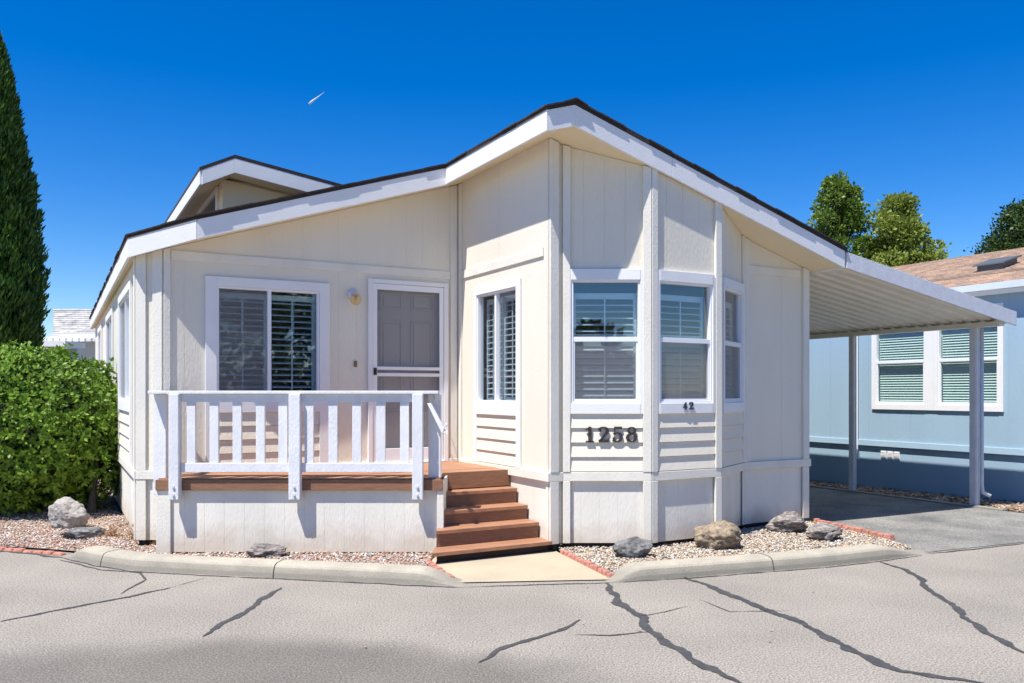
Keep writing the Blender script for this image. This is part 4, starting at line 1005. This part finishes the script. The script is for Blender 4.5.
for v in bm.verts:
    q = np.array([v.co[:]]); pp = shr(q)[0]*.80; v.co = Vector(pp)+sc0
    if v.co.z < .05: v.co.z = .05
me = bpy.data.meshes.new('dark_core'); bm.to_mesh(me); bm.free(); me.materials.append(mat('shrub_core',(.03,.035,.012),.95,.3,20)); o = bpy.data.objects.new('dark_core', me); C.objects.link(o); par(o, sh)  # added dark core mesh filling the inside of the shrub, no modelled branches
b = MB(); b.tube([(-5.45,10.75,0),(-5.42,10.8,.6),(-5.5,10.9,1.3)], [.05,.04,.02], 8); b.tube([(-6.3,11,-.05),(-6.3,11,.8)], .07, 8); b.build('trunk', M_TRUNK, sh)

# ================================================================== CYPRESS
M_CYP = leaf_mat('dark_cypress_leaf', (.02,.06,.010), (.09,.19,.025), trans=.12)
cy = thing('cypress_tree', 'tall narrow dark green cypress at the left edge', 'tree', (-12.9,20.5,0))
xc, yc, zt_ = -12.95, 20.5, 10.5
n = 6500; zz = np.random.uniform(.08,1,n)**.85*zt_; an = np.random.uniform(0,2*np.pi,n)
def cr(z): f = z/zt_; return 1.62*np.clip(1-f,0,1)**.62*np.clip(.28+f*1.9,0,1)
rr_ = cr(zz)*(.82+.22*np.random.uniform(0,1,n)); rr_ *= 1+.10*np.sin(an*5+zz*2.1)*np.sin(zz*3.3+an*2)
Pc = np.stack([xc+rr_*np.cos(an), yc+rr_*np.sin(an), zz],1); od = np.stack([np.cos(an),np.sin(an),np.zeros(n)],1)
Ps,Us,Vs,Ts = [],[],[],[]
tt = np.random.uniform(0,.5,n)
for k in range(12):
    dr = od*np.random.uniform(.05,.75,n)[:,None]+rnd_dirs(n)*.45+np.array([0,0,1.1]); dr /= np.linalg.norm(dr,axis=1,keepdims=True)
    sz = np.random.uniform(.14,.30,n)[:,None]*.8; Ps.append(Pc+rnd_dirs(n)*.10); Us.append(dr*sz); Vs.append(perp(dr)*sz*.30); Ts.append(np.clip(tt+np.random.uniform(0,.5,n),0,1))
quads('foliage', np.concatenate(Ps), np.concatenate(Us), np.concatenate(Vs), M_CYP, np.concatenate(Ts), cy)
b = MB(); b.tube([(xc,yc,-.1),(xc,yc,3),(xc,yc,9)], [.22,.18,.04], 10); b.build('trunk', M_TRUNK, cy)
b = MB(); b.tube([(xc,yc,z_) for z_ in np.linspace(1.5,10.4,16)], [float(cr(np.array([z_]))[0])*.72 for z_ in np.linspace(1.5,10.4,16)], 14); b.build('dark_core', mat('cypress_core',(.012,.02,.006),.95,.3,6), cy)  # closed dark core added inside the cypress foliage

# ================================================================== TREES (right)
M_T1 = leaf_mat('olive_green_leaf', (.05,.10,.015), (.21,.31,.045), (.32,.40,.08), trans=.3)
M_T2 = leaf_mat('yellow_green_leaf', (.09,.14,.02), (.32,.38,.07), (.44,.47,.15), trans=.35)
M_T3 = leaf_mat('dark_oak_leaf', (.02,.045,.010), (.07,.12,.022), trans=.15)
TD = 34; tk = TD/F
def TX(px): return (px-CX)*tk
def TZ(py): return CH+(HZ-py)*tk
broad_tree('tall olive green tree above the roof edge of the cream home', TX(838), TD, TZ(174), 1.30, TZ(300), M_T1, 3, nclump=95, per=1500)
broad_tree('yellow green sparse-topped tree right of the tall olive tree', TX(882), TD-1.5, TZ(197)-.3, 1.55, TZ(300), M_T2, 5, nclump=85, per=1150)
broad_tree('dark green tree peeping out beside the yellow green tree', TX(912), TD+2, TZ(222)+.2, 1.05, TZ(300), M_T3, 9, nclump=60, per=1300)
broad_tree('dark spreading oak above the blue home at the right edge', TX(1062)+.1, TD+1, TZ(183), 2.5, TZ(262), M_T3, 12, nclump=85, per=650, kind='oak_tree')

# trees across the street, seen only as reflections in the bay glass
for (x_, y_, top_, rx_, sd_, lab) in ((-5,-15,4.8,2.6,31,'broad dark tree across the street, reflected at the left in the bay glass'),(3.2,-17,4.3,2.2,33,'low round tree across the street, reflected in the upper bay pane'),(9.5,-11,6.4,2.8,35,'dark tree across the street, reflected low in the porch window'),(15.5,-11,7.0,3.2,37,'taller leafy tree across the street, reflected in the right porch sash'),(21,-4,6.0,2.8,39,'round tree down the street, reflected in the middle bay pane')):
    tt_ = broad_tree(lab, x_, y_, top_, rx_, 1.3, M_T3, sd_, size=.4, nclump=40, per=110); tt_['group'] = 'trees across the street'
# contrail
b = MB(); Dc = 3000
def SKY(px,py): return ((px-CX)/F*Dc, Dc, CH+(HZ-py)/F*Dc)
b.tube([SKY(309,104), SKY(312,101.5), SKY(318,97), SKY(324.5,92)], [3.6,4.2,1.8,.3], 10)
ctm, nt, bs = nodes('white_vapour'); bs.inputs['Base Color'].default_value = (.8,.84,.9,1); bs.inputs['Alpha'].default_value = .75; bs.inputs['Roughness'].default_value = 1
o = b.build('contrail', ctm, smooth=True); tag(o, 'short white vapour streak high in the blue sky', 'contrail')

# ================================================================== LIGHT
ls, lt, lz_ = 1.0, .31, -2.2
lx, ly = cu*ls-su*lt, su*ls+cu*lt; L3 = Vector((lx, ly, lz_)).normalized()
sd = bpy.data.lights.new('sun', 'SUN'); sd.energy = 5.0; sd.angle = R(.53); sd.color = (1, .965, .91)
so = bpy.data.objects.new('sun', sd); C.objects.link(so); so.rotation_euler = L3.to_track_quat('-Z', 'Y').to_euler()
wd_ = bpy.data.worlds.new('World'); scene.world = wd_; wd_.use_nodes = True; nt = wd_.node_tree; bg = nt.nodes['Background']
sk = nt.nodes.new('ShaderNodeTexSky'); sk.sky_type = 'NISHITA'; sk.sun_disc = False
sk.sun_elevation = math.asin(-L3.z); sk.sun_rotation = math.atan2(-lx, -ly); sk.air_density = 1.0; sk.dust_density = .0; sk.ozone_density = 5.0; sk.altitude = 300
hs = nt.nodes.new('ShaderNodeHueSaturation'); hs.inputs['Saturation'].default_value = 1.42; hs.inputs['Value'].default_value = .86; hs.inputs['Hue'].default_value = .512
nt.links.new(sk.outputs[0], hs.inputs['Color']); nt.links.new(hs.outputs[0], bg.inputs[0]); bg.inputs[1].default_value = .115
vs = scene.view_settings; vs.view_transform = 'Standard'; vs.look = 'None'; vs.exposure = .70; vs.gamma = 1; vs.use_curve_mapping = False
scene.render.resolution_x = 1024; scene.render.resolution_y = 683
scene.render.engine = 'CYCLES'; scene.cycles.transparent_max_bounces = 16
